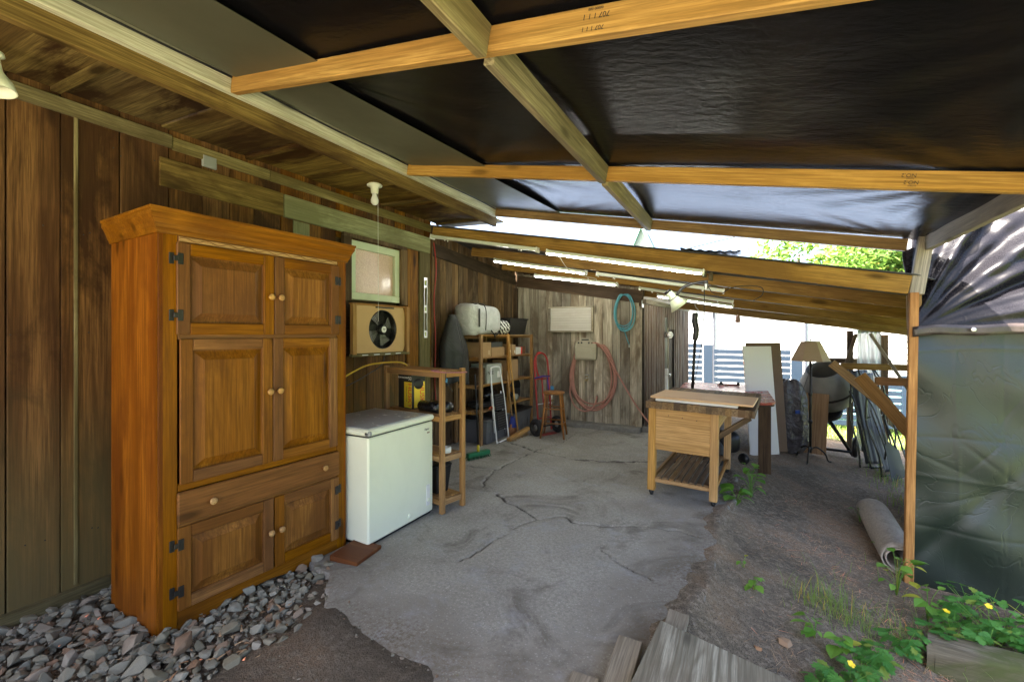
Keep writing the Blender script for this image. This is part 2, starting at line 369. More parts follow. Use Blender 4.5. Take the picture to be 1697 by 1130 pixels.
def jag(pts, amp=.018, n=7):
    out = []
    for (x0, y0), (x1, y1) in zip(pts[:-1], pts[1:]):
        L = math.hypot(x1 - x0, y1 - y0); m = max(2, int(L / .05))
        for k in range(m):
            t = k / m; a = amp if k else amp * .3
            out.append((x0 + (x1 - x0) * t + random.uniform(-a, a), y0 + (y1 - y0) * t + random.uniform(-a, a)))
    return out + [pts[-1]]
CR = [([(-2.95, 4.33), (-2.7, 4.30), (-2.46, 4.32), (-2.44, 4.76), (-2.41, 5.3)], .011), ([(-2.46, 4.32), (-2.43, 4.05), (-2.30, 3.78)], .010),
      ([(-3.05, 5.57), (-2.375, 5.226), (-1.852, 5.125)], .014), ([(-1.852, 5.125), (-1.502, 5.193), (-1.056, 5.398), (-.809, 5.556), (-.2, 5.75)], .028),
      ([(-2.087, 3.687), (-1.908, 3.523), (-1.753, 3.478), (-1.509, 3.321)], .012), ([(-1.509, 3.321), (-1.336, 3.479), (-1.175, 3.39), (-.994, 3.435), (-.744, 3.566), (-.485, 3.629), (-.3, 3.583)], .008),
      ([(-1.509, 3.321), (-1.604, 3.079), (-1.642, 2.777), (-1.675, 2.45)], .004), ([(-2.409, 5.209), (-2.253, 5.753), (-2.284, 6.45)], .006), ([(-.92, 3.103), (-.771, 2.944), (-.518, 2.829)], .003)]
CR = [(jag(p), w) for p, w in CR]
sx, sy = np.meshgrid(np.arange(-3.6, .06, .014), np.arange(1.36, 7.32, .014))
keep = inside(SLAB, sx + .025 * vnoise(sx, sy, .11), sy + .025 * vnoise(sx + 9, sy, .11))
dd, ww = pdist(CR, sx, sy); ww = ww * (1 + .6 * vnoise(sx, sy, .09)); crack = np.clip(1.5 - dd / np.maximum(ww, .004), 0, 1)
spall = np.clip(1 - np.hypot((sx + 1.5) / .09, (sy - 3.36) / .06), 0, 1)
sz = .0025 * vnoise(sx, sy, .5) + .0012 * vnoise(sx, sy, .09) + .0007 * vnoise(sx, sy, .03) - .016 * np.clip(crack * 1.4, 0, 1) - .008 * spall
sz += np.where(sy > 5.15 + .25 * np.abs(sx + 1.7), .006, 0)
inner = keep.copy(); inner[1:-1, 1:-1] = keep[1:-1, 1:-1] & keep[:-2, 1:-1] & keep[2:, 1:-1] & keep[1:-1, :-2] & keep[1:-1, 2:]
sz = np.where(inner, sz, -.035)
def slab_mat():
    t = NT('old_concrete'); c = t.n('ShaderNodeTexCoord').outputs['Object']
    n1 = t.noise(c, .9, 6, .6, .3); n2 = t.noise(c, 42, 6, .8); n3 = t.noise(c, 110, 3, .7); n4 = t.noise(c, 4, 6, .7, .3)
    b = t.ramp(n1, [(.36, (.285, .27, .23)), (.5, (.36, .342, .295)), (.64, (.43, .412, .36))])
    b = t.mix(t.fac(n2, .43, .57), t.mix(.34, b, (.10, .094, .08)), b)
    vo = t.n('ShaderNodeTexVoronoi', {'Vector': c, 'Scale': 75}); sp = t.n('ShaderNodeSeparateColor', {0: vo.outputs['Color']})
    agg = t.math('MULTIPLY', t.fac(vo.outputs['Distance'], .5, .25), t.math('GREATER_THAN', sp.outputs[0], .66))
    b = t.mix(t.math('MULTIPLY', agg, .4), b, t.mix(sp.outputs[1], (.62, .60, .56), (.10, .095, .09)))
    b = t.mix(t.math('MULTIPLY', t.fac(n3, .61, .68), .6), b, (.70, .68, .64))
    b = t.mix(t.math('MULTIPLY', t.fac(n4, .54, .66), .5), b, (.36, .365, .37))
    b = t.mix(t.math('MULTIPLY', t.fac(t.noise(c, 1.7, 6, .7, 1), .52, .64), .55), b, (.085, .072, .058))
    eg = t.n('ShaderNodeAttribute', attribute_name='edge').outputs['Fac']; b = t.mix(t.math('MULTIPLY', t.math('MULTIPLY', eg, t.fac(n2, .40, .58)), 1.0), b, (.14, .114, .084))
    ck = t.n('ShaderNodeAttribute', attribute_name='crack').outputs['Fac']
    b = t.mix(t.math('MULTIPLY', t.fac(ck, .3, .9), .9), b, (.05, .044, .036))
    hh = t.math('ADD', n2, t.math('MULTIPLY', n3, .5))
    return t.out(b, .9, t.bump(hh, .3, .005), **{'Specular IOR Level': .2})
ed_, _ = pdist([(SLAB[1:19], 1.0)], sx, sy)
edge = np.clip(1 - (ed_ + .16 * vnoise(sx, sy, .3) + .08 * vnoise(sx, sy, .1)) / .6, 0, 1)
slab = link('concrete_slab', grid_mesh(sx, sy, sz, keep, {'crack': crack, 'edge': edge}), slab_mat()); tag(slab, kind='structure')

# gravel bed: the biggest stones are pieces of their own
def stone_mat():
    t = NT('grey_stone'); c = t.coord(); rn = t.n('ShaderNodeObjectInfo').outputs['Random']
    is_ = t.n('ShaderNodeNewGeometry').outputs['Random Per Island']
    r = t.math('FRACT', t.math('ADD', rn, is_))
    b = t.ramp(r, [(0, (.17, .16, .12)), (.3, (.26, .246, .195)), (.55, (.205, .183, .125)), (.8, (.33, .31, .25)), (.93, (.24, .135, .075)), (1, (.34, .31, .25))])
    b = t.mix(t.math('MULTIPLY', t.fac(t.noise(c, 30, 6, .7), .4, .7), .5), b, (.075, .068, .055))
    return t.out(b, .75, t.bump(t.noise(c, 120, 5, .7), .35, .004), **{'Specular IOR Level': .15})
STONE = stone_mat()
def stone_bm(rnd, s=1.0):
    bm = bmesh.new()
    f = (rnd.uniform(.75, 1.1), rnd.uniform(.55, .85), rnd.uniform(.35, .62))
    for _ in range(12):
        v = Vector((rnd.gauss(0, 1), rnd.gauss(0, 1), rnd.gauss(0, 1))).normalized()
        bm.verts.new((v.x * f[0] * s, v.y * f[1] * s, v.z * f[2] * s))
    g = bmesh.ops.convex_hull(bm, input=bm.verts[:]); bmesh.ops.delete(bm, geom=[e for e in g['geom_interior'] if isinstance(e, bmesh.types.BMVert)], context='VERTS')
    return bm
rs = random.Random(3); stone_me = []
for _ in range(14):
    bm = stone_bm(rs); bmesh.ops.bevel(bm, geom=bm.edges[:], offset=.035, segments=1, affect='EDGES'); me = bpy.data.meshes.new('stone'); bm.to_mesh(me); bm.free(); stone_me.append(me)
def gbase():
    x, y = np.meshgrid(np.arange(-3.46, -1.95, .03), np.arange(.35, 2.12, .03))
    k = inside(GRAV, x + .05 * vnoise(x, y, .2), y); z = -.055 + .012 * vnoise(x, y, .2) + .006 * vnoise(x, y, .06)
    z += .03 * np.clip(1 - np.abs(x + 2.62) / .35, 0, 1) * (y < 2)
    return grid_mesh(x, y, z, k)
GRAV = [(-3.46, .35), (-2.25, .35), (-2.18, .9), (-2.10, 1.29), (-2.02, 1.48), (-2.05, 1.74), (-2.30, 2.07), (-3.46, 2.11)]
gravel = link('gravel_bed', gbase(), DIRT); tag(gravel, kind='structure')
def gz_at(x, y): return -.05 + .03 * max(0, 1 - abs(x + 2.62) / .35)
CABPOLY = [(-3.25, 1.20), (-2.62, 1.16), (-2.53, 2.33), (-3.15, 2.35)]
placed = []; tries = 0
while len(placed) < 300 and tries < 20000:
    tries += 1; x, y = rs.uniform(-3.4, -2.0), rs.uniform(.62, 2.1); s = rs.uniform(.026, .044) if rs.random() < .7 else rs.uniform(.044, .074)
    if not inside(GRAV, np.array(x), np.array(y)) or inside(CABPOLY, np.array(x), np.array(y)): continue
    if any((x - a) ** 2 + (y - b) ** 2 < (.62 * (s + c)) ** 2 for a, b, c in placed): continue
    placed.append((x, y, s))
    o = link('stone', rs.choice(stone_me), STONE, gravel, (x, y, gz_at(x, y) + .012 + s * rs.uniform(.1, .5)), (rs.uniform(-.6, .6), rs.uniform(-.6, .6), rs.uniform(0, 6.28))); o.scale = (s, s, s)
def scatter_stones(name, n, region, smin, smax, parent, seed, zf):
    r = random.Random(seed); V, F = [], []
    base = []
    for _ in range(10):
        bm = stone_bm(r); base.append(([v.co.copy() for v in bm.verts], [[v.index for v in f.verts] for f in bm.faces])) if not bm.verts.index_update() else 0; bm.free()
    k = 0
    while k < n:
        p = region(r)
        if p is None: continue
        x, y = p; s = smin + (smax - smin) * r.random() ** 2.2; M = Euler((r.uniform(-.7, .7), r.uniform(-.7, .7), r.uniform(0, 6.28))).to_matrix(); vv, ff = r.choice(base); o = len(V)
        for v in vv: V.append(M @ v * s + Vector((x, y, zf(x, y) + s * .25)))
        F += [tuple(i + o for i in f) for f in ff]; k += 1
    o = link(name, mesh(V, F), STONE, parent); tag(o, kind='stuff'); return o
def greg(r):
    x, y = r.uniform(-3.44, -2.0), r.uniform(.6, 2.12)
    if not inside(GRAV, np.array(x), np.array(y)) or inside(CABPOLY, np.array(x), np.array(y)): return None
    return x, y
scatter_stones('small_gravel', 1900, greg, .008, .032, gravel, 5, lambda x, y: gz_at(x, y) + .006)
def dreg(r):
    if r.random() < .55:
        t_ = r.random(); x, y = -2.15 + 1.2 * t_ + r.gauss(0, .1), 1.62 - .35 * t_ + r.gauss(0, .12)
        return (x, y)
    x, y = r.uniform(-.3, 1.6), r.uniform(1.8, 5.5); return (x, y) if not inside(SLAB, np.array(x), np.array(y)) else None
scatter_stones('pebbles', 1500, dreg, .003, .013, None, 8, lambda x, y: (.002 if inside(SLAB, np.array(x), np.array(y)) else float(hgt(x))) - (.02 if x < -2.0 else 0))

# ---------------------------------------------------------------- house wall on the left with its eaves
hw = thing('house_wall', 'brown vertical plank wall of the house behind the orange cabinet', 'wall', (-3.45, 0, 0))
y = -1.6; k = 0
while y < 4.40:
    w = random.choice([.30, .27, .24, .21]) if y < 1.5 else random.choice([.19, .21, .17, .23])
    w = min(w, 4.44 - y)
    if not (3.08 < y + w / 2 < 3.92):
        box('plank', hw, W_house('Z'), (-.0125 + random.uniform(-.004, .003), y + w / 2, 1.45), (.025, w - random.choice([.003, .005, .009]), 2.90), bev=.002)
    else:
        box('plank', hw, W_house('Z'), (-.0125, y + w / 2, .64), (.025, w - .004, 1.28), bev=.002); box('plank', hw, W_house('Z'), (-.0125, y + w / 2, 2.66), (.025, w - .004, .48), bev=.002)
    y += w
box('sheathing', hw, W_dark('Y'), (-.055, .62, .63), (.05, 7.64, 1.25)); box('sheathing', hw, W_dark('Y'), (-.055, .76, 1.95), (.05, 4.74, 1.7)); box('sheathing', hw, W_dark('Y'), (-.055, 4.18, 1.95), (.05, .54, 1.7))
box('sheathing', hw, W_dark('Y'), (-.055, .62, 2.86), (.05, 7.64, .12)); box('sheathing', hw, W_dark('Y'), (-.055, 3.36, 2.62), (.05, 1.1, .36)); box('sheathing', hw, W_dark('Y'), (-.10, 3.36, 1.6), (.03, 1.4, .9))
for (y0, y1) in ((-1.6, 1.62), (1.625, 2.32), (2.325, 4.42)):
    box('top_trim', hw, W_trim('Y'), (.014 if y0 < 1.6 else .010, (y0 + y1) / 2, 2.79 if y0 < 1.6 else 2.783), (.026 if y0 < 1.6 else .02, y1 - y0, .085), rot=(0, 0, 0))
nv_, nf_ = [], []
for k_ in range(70):
    yy = random.uniform(-.2, 4.0); zz = random.choice((.35, .9, 1.5, 2.1, 2.62)) + random.uniform(-.03, .03); o_ = len(nv_)
    nv_ += [(.0035, yy + .0045 * math.cos(a_ * math.pi / 3), zz + .0045 * math.sin(a_ * math.pi / 3)) for a_ in range(6)] + [(.0055, yy, zz)]
    nf_ += [(o_ + a_, o_ + (a_ + 1) % 6, o_ + 6) for a_ in range(6)]
tag(link('nail_heads', mesh(nv_, nf_), IRON, hw), kind='stuff')
box('base_trim', hw, W_trim('Y'), (.02, .25, .0), (.04, 3.7, .07))
box('cross_board', hw, W_fascia('Y'), (.012, 1.995, 2.575), (.022, .89, .19)); box('cross_board', hw, W_pale('Y'), (.014, 3.42, 2.57), (.026, 1.95, .19))
box('batten', hw, W_trim('Z'), (.006, 1.135, 1.40), (.011, .018, 2.7)); box('batten', hw, W_pale('Z'), (.006, 2.62, 2.36), (.012, .16, .22))
box('junction_plate', hw, GREYP, (.012, 1.86, 2.735), (.02, .10, .085), bev=.008)
box('corner_board', hw, W_trim('Z'), (.014, 4.29, 1.24), (.027, .20, 2.46)); box('corner_board', hw, W_house('Z'), (.011, 4.08, 1.24), (.02, .19, 2.46))
box('end_board', hw, W_rear('Z'), (-.085, 4.455, 1.4), (.19, .025, 2.8))
# window in the wall
wi = link('window', boxmesh((.02, .72, .60), .002, W_dark('Y')), W_dark('Y'), hw, (-.062, 3.505, 2.13))
WF = plain('window_frame_paint', (.55, .60, .42), .45, var=.08, dirt=(.25, .25, .15), dirt_amt=.3)
for c, s in (((.05, 0, .255), (.06, .70, .075)), ((.05, 0, -.255), (.065, .70, .07)), ((.05, .315, 0), (.06, .07, .435)), ((.05, -.315, 0), (.06, .07, .435))): box('frame', wi, WF, c, s)
for c, s in (((.088, .405, 0), (.04, .10, .62)), ((.088, -.405, 0), (.04, .10, .62)), ((.088, 0, .325), (.04, .9, .04))): box('casing', wi, W_rear('Z'), c, s)
def pebbled():
    t = NT('pebbled_glass'); c = t.n('ShaderNodeTexCoord').outputs['Object']; v = t.noise(c, 90, 2)
    g = t.math('MULTIPLY', t.fac(t.n('ShaderNodeSeparateXYZ', {0: c}).outputs[1], .15, -.3), 1)
    return t.out(t.mix(t.fac(v, .4, .6), (.62, .42, .35), (.72, .52, .45)), .16, t.bump(v, t.math('MULTIPLY', g, .9), .01), **{'Specular IOR Level': .8})  # the pane's pinkish reflection is put into its base colour
box('pane', wi, pebbled(), (.04, 0, 0), (.008, .57, .44), bev=0)
# eaves
ev = thing('house_eaves', 'stained plank eaves and old brown fascia board above the cabinet', 'eaves', (0, 0, 0))
y = -1.6
while y < 4.65:
    w = random.choice([.55, .62, .48])
    box('soffit_board', ev, W_soffit('X'), (-3.05, min(y + w / 2, 4.5), 2.872 + random.uniform(-.004, .004)), (.84, w - .012, .02), rot=(0, R(2.2), 0)); y += w
for y in (1.05, 2.15, 3.6, 4.55): box('eave_rafter', ev, W_soffit('X'), (-3.05, y, 2.856), (.80, .045, .03), rot=(0, R(2.2), 0))
beam('fascia_board', ev, W_fascia('X'), (-2.645, -1.6, 2.865), (-2.645, 4.62, 2.865), .045, .20)
V = [(-2.60, -1.7, 2.99), (-2.60, 4.65, 2.99), (-7.5, 4.65, 4.75), (-7.5, -1.7, 4.75)]
SHIN = plain('dark_shingles', (.05, .05, .05), .9, var=.3, nsc=40)
hr = link('roof_deck', mesh(V + [(x, y_, z + .05) for x, y_, z in V], [(3, 2, 1, 0), (4, 5, 6, 7), (0, 1, 5, 4), (1, 2, 6, 5), (2, 3, 7, 6), (3, 0, 4, 7)]), SHIN, ev)

# ---------------------------------------------------------------- carport roof
S = .195
def zj(X): return 2.86 - S * (X + 2.58)                          # underside of the joists
cr = thing('carport_roof', 'carport roof of yellow pine joists under a black tarp', 'roof', (0, 0, 0))
beam('ledger', cr, W_ledger('X'), (-2.60, -1.4, 2.91), (-2.60, 4.56, 2.91), .042, .10)
JY = (.03, 1.53, 3.01, 4.53); JE = (-.22, 1.29, 2.895, 4.53); joists = []
def jy(i, X): return JY[i] + (JE[i] - JY[i]) * (X + 2.577) / 3.747
for i, yy in enumerate(JY):
    x0, x1 = -2.577, (1.17 if i < 3 else 1.10); m = W_pine('X') if i < 3 else W_raft('X')
    joists.append(beam('joist', cr, m, (x0, jy(i, x0), zj(x0) + .046), (x1, jy(i, x1), zj(x1) + .046), .042, .092))
for i, (y0, y1) in enumerate(((-.9, jy(0, -.845) - .022), (jy(0, -.845) + .022, jy(1, -.845) - .022), (jy(1, -.845) + .022, jy(2, -.845) - .022), (jy(2, -.845) + .022, 4.507))):
    beam('blocking', cr, W_block('X'), (-.845, y0, zj(-.845) + .035), (-.845, y1, zj(-.845) + .035), .045, .115, up=(S, 0, 1))
EB = beam('edge_beam', cr, W_brace('X'), (1.20, -.9, 2.185), (1.20, 4.50, 2.185), .045, .12)
beam('corner_strut', cr, W_brace('X'), (1.13, 4.43, 1.80), (1.20, 4.44, 2.27), .09, .045, up=(0, 1, 0))
def roof_fn(u, v):
    X = -2.60 + 3.85 * u; Y = -.95 + 5.52 * v; z = 2.957 - S * (X + 2.58)
    for yy in JY: pass
    k = (Y - .03) / 1.5; sag = abs(math.sin(math.pi * k))
    ridge = 0
    for (jx, jy) in ((-2.0, 1.53), (-1.9, 3.01), (1.1, 3.01), (1.1, 1.53), (-1.75, 4.5), (1.05, 4.5), (-2.0, .03)):   # tension creases gather where the tarp is nailed
        dx, dy = X - jx, Y - jy; r_ = math.hypot(dx, dy) + .02; a = math.atan2(dy, dx)
        ridge += .012 * math.sin(a * 17 + jx * 5) * math.exp(-r_ * 2.2) * min(1, r_ * 6)
    return (X, Y, z + .004 + .028 * sag * (math.sin(math.pi * min(1, max(0, (X + 2.6) / 3.8)))) + ridge * sag)
TARPB = tarp('black_tarp', (.0065, .0063, .0072), .22, .12, 6, bumpd=.018, stretch=(2.2, 4.0, 1), spec=.1)
sheet('tarp_sheet', cr, TARPB, roof_fn, 120, 170, .003)
OL = plain('olive_sheet', (.075, .078, .05), .45, var=.15, nsc=3, bump=.02)
for i, (y0, y1) in enumerate(((-.9, 1.505), (1.555, 2.985), (3.035, 4.505))):
    ya, yb = y0, y1
    pts = [(-2.53, ya), (-2.0 + .04 * i, ya), (-1.80 + .02 * i, yb), (-2.53, yb)]
    V = [(x, y_, 2.940 - S * (x + 2.58) + dz) for dz in (0, .004) for x, y_ in pts]
    link('under_sheet', mesh(V, [(3, 2, 1, 0), (4, 5, 6, 7), (0, 1, 5, 4), (1, 2, 6, 5), (2, 3, 7, 6), (3, 0, 4, 7)]), OL, cr)
tube('roof_cable', cr, BLACK, catmull([(-2.565, y_, 2.935 + .004 * math.sin(y_ * 5)) for y_ in np.arange(-.9, 4.5, .3)], 3), .006, 6)
# grade stamps: printed upside down on the joist faces that look at the camera
rotf = Matrix.Rotation(math.atan(S), 3, 'Y') @ Matrix.Rotation(R(90), 3, 'X') @ Matrix.Rotation(R(180), 3, 'Z')
for j, (X, items) in enumerate(((.71, (('NO.2', .026, 0, .02), ('NO.2', .026, .008, -.016), ('KD-HT', .010, .004, .003), ('S-DRY', .012, .010, -.033))), )):
    for s, sz_, dx, dz in items: text('grade_stamp', cr, INK, s, sz_, (X + dx, jy(2, X + dx) - .0224, zj(X) + .046 + dz), Matrix.Rotation(math.atan((JE[2] - JY[2]) / 3.747), 3, 'Z') @ rotf, .0004)
for X, items in ((-.42, (('707 1 1 1', .024, 0, .012), ('707 1 1 1', .020, -.012, -.024), ('00000 000', .012, 0, .034))), ):
    for s, sz_, dx, dz in items: text('grade_stamp', cr, INK, s, sz_, (X + dx, jy(1, X + dx) - .0224, zj(X) + .046 + dz), Matrix.Rotation(math.atan((JE[1] - JY[1]) / 3.747), 3, 'Z') @ rotf, .0004)

# ---------------------------------------------------------------- rear lean-to: walls, rafters, roof
def zr(X, Y):
    t = (Y - 4.42) / 4.08; return (1.80 + .1925 * (1.084 - X)) * (1 - t) + (1.845 - .149 * (X + .537)) * t
lr = thing('lean_to_roof', 'low sloping lean-to roof on old brown rafters behind the carport', 'roof', (0, 0, 0))
for i, yy in enumerate((4.42, 5.36, 6.25, 7.3, 8.5)):
    xa, xb = -3.44 if i else -3.40, (1.09, 1.75, 1.9, 2.0, 2.1)[i]
    if i == 4: xa = -1.1
    h = .14 if i == 0 else .115; dz = 0 if i == 0 else .02
    beam('rafter', lr, W_raft('X'), (xa, yy, zr(xa, yy) + h / 2 + dz), (xb, yy, zr(xb, yy) + h / 2 + dz), .042, h)
def lroof(u, v):
    Y = 4.38 + 4.6 * v; X = -3.62 + (1.12 + 3.62 + 1.05 * min(1, v * 5)) * u
    return (X, Y, zr(X, Y) + .150 + .003 * math.sin(X * 41) * min(1, v * 12))
LRS = plain('dark_roofing', (.055, .055, .058), .6, var=.3, nsc=5, dirt=(.02, .02, .02))
sheet('roof_deck', lr, LRS, lroof, 160, 24, .006)
GALV = plain('sky_tinted_roofing', (.27, .35, .50), .45, .2, var=.1, nsc=4, bump=0)  # sky blue is put into the metal's colour, for its reflection in the tarp
def lmetal(u, v):
    Y = 4.50 + 4.5 * v; X = -3.62 + (1.12 + 3.62 + 1.0 * min(1, v * 5)) * u
    return (X, Y, zr(X, Y) + .168 + .007 * math.sin(X * 82))
sheet('metal_roofing', lr, GALV, lmetal, 360, 6, .002)
for (X, Y) in ((-.40, 4.75), (-.35, 5.6)): beam('blocking', lr, W_block('X'), (X, Y - .30, zr(X, Y - .30) + .10), (X, Y + .42, zr(X, Y + .42) + .10), .04, .09)
tag(sheet('roofing_felt', None, BLACK, lambda u, v: (-.55 + .5 * u, 4.36 + .25 * v, zr(-.55 + .5 * u, 4.4) + .168 + .03 * u ** 3 + .006 * math.sin(u * 40)), 24, 4, .004), 'torn strip of black roofing felt lying on the lean-to beam', 'roofing felt')

rw = thing('side_wall', 'dark brown plank wall behind the tall storage rack', 'wall', (-3.60, 0, 0))
y = 4.47
while y < 6.98:
    w = min(random.choice([.13, .15, .14, .12]), 7.0 - y)
    if w > .02: zt = zr(-3.6, y) + .145; box('plank', rw, W_rear('Z'), (-.0125 + random.uniform(-.003, .003), y + w / 2, zt / 2), (.025, w - .006, round(zt, 2)), bev=.002)
    y += w
beam('backing', rw, W_dark('X'), (-.05, 4.44, 1.35), (-.05, 7.1, 1.1), .04, 2.75); box('corner_trim', rw, W_dark('Z'), (.02, 6.97, 1.15), (.08, .08, 2.28))
beam('header_board', rw, W_dark('X'), (.013, 4.48, zr(-3.6, 4.48) - .10), (.013, 6.97, zr(-3.6, 6.97) - .02), .024, .17)
bw = thing('back_wall', 'weathered grey plank wall where the hoses hang', 'wall', (0, 7.0, 0))
x = -3.57
while x < -1.46:
    w = min(random.choice([.14, .15, .125, .16]), -1.45 - x)
    if w > .03:
        zt = zr(x + w, 7) + .12; cut = random.random() < .25
        box('plank', bw, W_grey('Z'), (x + w / 2, .0125 + random.uniform(-.003, .003), .08 + (zt - .08) / 2), (w - .006, .025, round(zt - .08, 2)), bev=.002)
    x += w
box('backing', bw, W_dark('X'), (-2.56, .05, 1.05), (2.24, .04, 2.0)); beam('top_plate', bw, W_dark('X'), (-3.66, .05, zr(-3.66, 7) + .04), (-1.4, .05, zr(-1.4, 7) + .04), .04, .22)
beam('header_board', bw, W_dark('X'), (-3.55, -.015, zr(-3.55, 7) - .03), (-1.42, -.015, zr(-1.42, 7) - .03), .026, .19)
CURB = plain('rough_curb_concrete', (.24, .23, .20), .9, var=.25, nsc=30, bump=.6, dirt=(.10, .085, .06), dirt_amt=.7)
def curb(name, pts, w, h):
    V, F = [], []; n = 40; P0, P1 = Vector((*pts[0], 0)), Vector((*pts[1], 0)); d = (P1 - P0).normalized(); nn = Vector((d.y, -d.x, 0))
    for i in range(n + 1):
        p = P0.lerp(P1, i / n); j = lambda a: random.uniform(-a, a)
        V += [p + Vector((0, 0, -.08)), p + nn * (w + j(.006)) + Vector((0, 0, -.08)), p + nn * (w + j(.008)) + Vector((0, 0, h - .018 + j(.008))), p + nn * (w - .03 + j(.006)) + Vector((0, 0, h + j(.005))), p + Vector((0, 0, h))]
    for i in range(n):
        a, b = i * 5, i * 5 + 5
        for k in range(4): F.append((a + k, a + k + 1, b + k + 1, b + k))
    F += [(4, 3, 2, 1, 0), tuple(n * 5 + k for k in range(5))]
    return mesh(V, F)
link('footing', curb('footing', [(-3.5, .03), (-1.43, .03)], .20, .085), CURB, bw)
box('corner_post', bw, W_grey('Z'), (-1.47, -.022, 1.0), (.10, .04, 1.84))
vp = link('vent_cover', boxmesh((.76, .03, .40), .004, W_grey('X')), W_grey('X'), bw, (-2.565, -.018, 1.735))
PAN = plain('yellowed_plastic', (.55, .52, .46), .45, var=.1, nsc=5, dirt=(.35, .27, .2), dirt_amt=.5)
for k in range(9): box('slat', vp, PAN, (0, -.022, -.165 + k * .0413), (.70, .016, .0395), rot=(R(8), 0, 0), bev=.004)
for sx_ in (-1, 1): box('frame', vp, W_grey('Z'), (sx_ * .37, -.026, 0), (.03, .03, .40))
for sz_ in (-1, 1): box('frame', vp, W_grey('X'), (0, -.028, sz_ * .197), (.77, .036, .022))

def rib_mesh(L, hgt_, n, dep=.022):
    V, F = [], []; p = L / n
    xs = []
    for i in range(n): xs += [(i * p, 0), (i * p + p * .42, 0), (i * p + p * .52, -dep), (i * p + p * .88, -dep)]
    xs.append((L, 0))
    for x_, y_ in xs: V += [(x_, y_, 0), (x_, y_, hgt_), (x_, y_ + .003, hgt_), (x_, y_ + .003, 0)]
    for i in range(len(xs) - 1):
        a, b = i * 4, i * 4 + 4
        for k in range(4): F.append((a + k, b + k, b + (k + 1) % 4, a + (k + 1) % 4))
    return mesh(V, F)
def rust_mat():
    t = NT('rusty_corrugated'); c = t.coord(); n = t.noise(t.map(c, (6, 6, .8)), 1, 6, .65, .3); n2 = t.noise(t.map(c, (22, 22, 1.6)), 1, 4, .6)
    b = t.ramp(n, [(.3, (.05, .032, .024)), (.5, (.13, .08, .055)), (.7, (.22, .17, .135))]); b = t.mix(t.fac(n2, .5, .75), b, (.25, .22, .19))
    return t.out(b, .65, t.bump(n2, .2, .004), Metallic=.25)
RUST = rust_mat()
ang = math.atan2(2.8, .31)
cw = thing('corrugated_wall', 'rusty brown corrugated shed wall with a dark door beside the grey planks', 'wall', (-1.42, 7.0, .02), ang)
for x0, L, z0, z1, n in ((0.02, 1.22, 0, 1.93, 9), (1.26, .52, 1.56, 1.93, 4), (1.80, 1.05, 0, 1.93, 8)):
    link('metal_sheet', rib_mesh(L, z1 - z0, n), RUST, cw, (x0, -.02, z0))
box('backing', cw, W_dark('X'), (1.42, .10, .95), (2.84, .10, 1.88)); box('door', cw, W_dark('Z'), (1.53, .02, .79), (.46, .03, 1.54)); box('top_rail', cw, W_grey('X'), (1.42, -.03, 1.97), (2.86, .06, .07))
link('footing', curb('footing', [(0, .05), (2.85, .05)], .16, .065), CURB, cw)
box('door_jamb', cw, W_grey('Z'), (1.27, -.03, .8), (.05, .05, 1.56)); lathe('door_knob', cw, STEEL, [(.0, 0), (.012, .002), (.01, .03), (.026, .045), (.028, .06), (.018, .072), (0, .075)], 14, (1.36, .0, .75), (R(90), 0, 0))
PVC = plain('dirty_white_pvc', (.62, .60, .55), .4, var=.08, dirt=(.3, .25, .2))
pp = thing('drain_pipe', 'white plastic pipe running up the corrugated wall with a round cap', 'pipe', (-1.265, 8.15, 0))
tube('pipe', pp, PVC, [(0, 0, -.02), (0, 0, .85)], .045, 14); tube('pipe', pp, GREYP, [(0, 0, .85), (.0, 0, 1.78)], .036, 12); lathe('collar', pp, PVC, [(.050, 0), (.052, .02), (.052, .10), (.046, .12)], 14, (0, 0, .78))
ml = thing('outlet_light', 'white cylindrical outdoor fitting on the pipe near the corrugated door', 'light', (-1.20, 7.95, 1.48)); ml.scale = (.6, .6, .6)
lathe('housing', ml, plain('white_fitting', (.8, .8, .8), .35, var=.03), [(.06, 0), (.07, .02), (.07, .12), (.085, .125), (.085, .17), (.07, .18), (0, .18)], 20, (0, 0, 0), (R(90), 0, R(40))); box('bracket', ml, BLACK, (-.04, .03, 0), (.08, .06, .16))

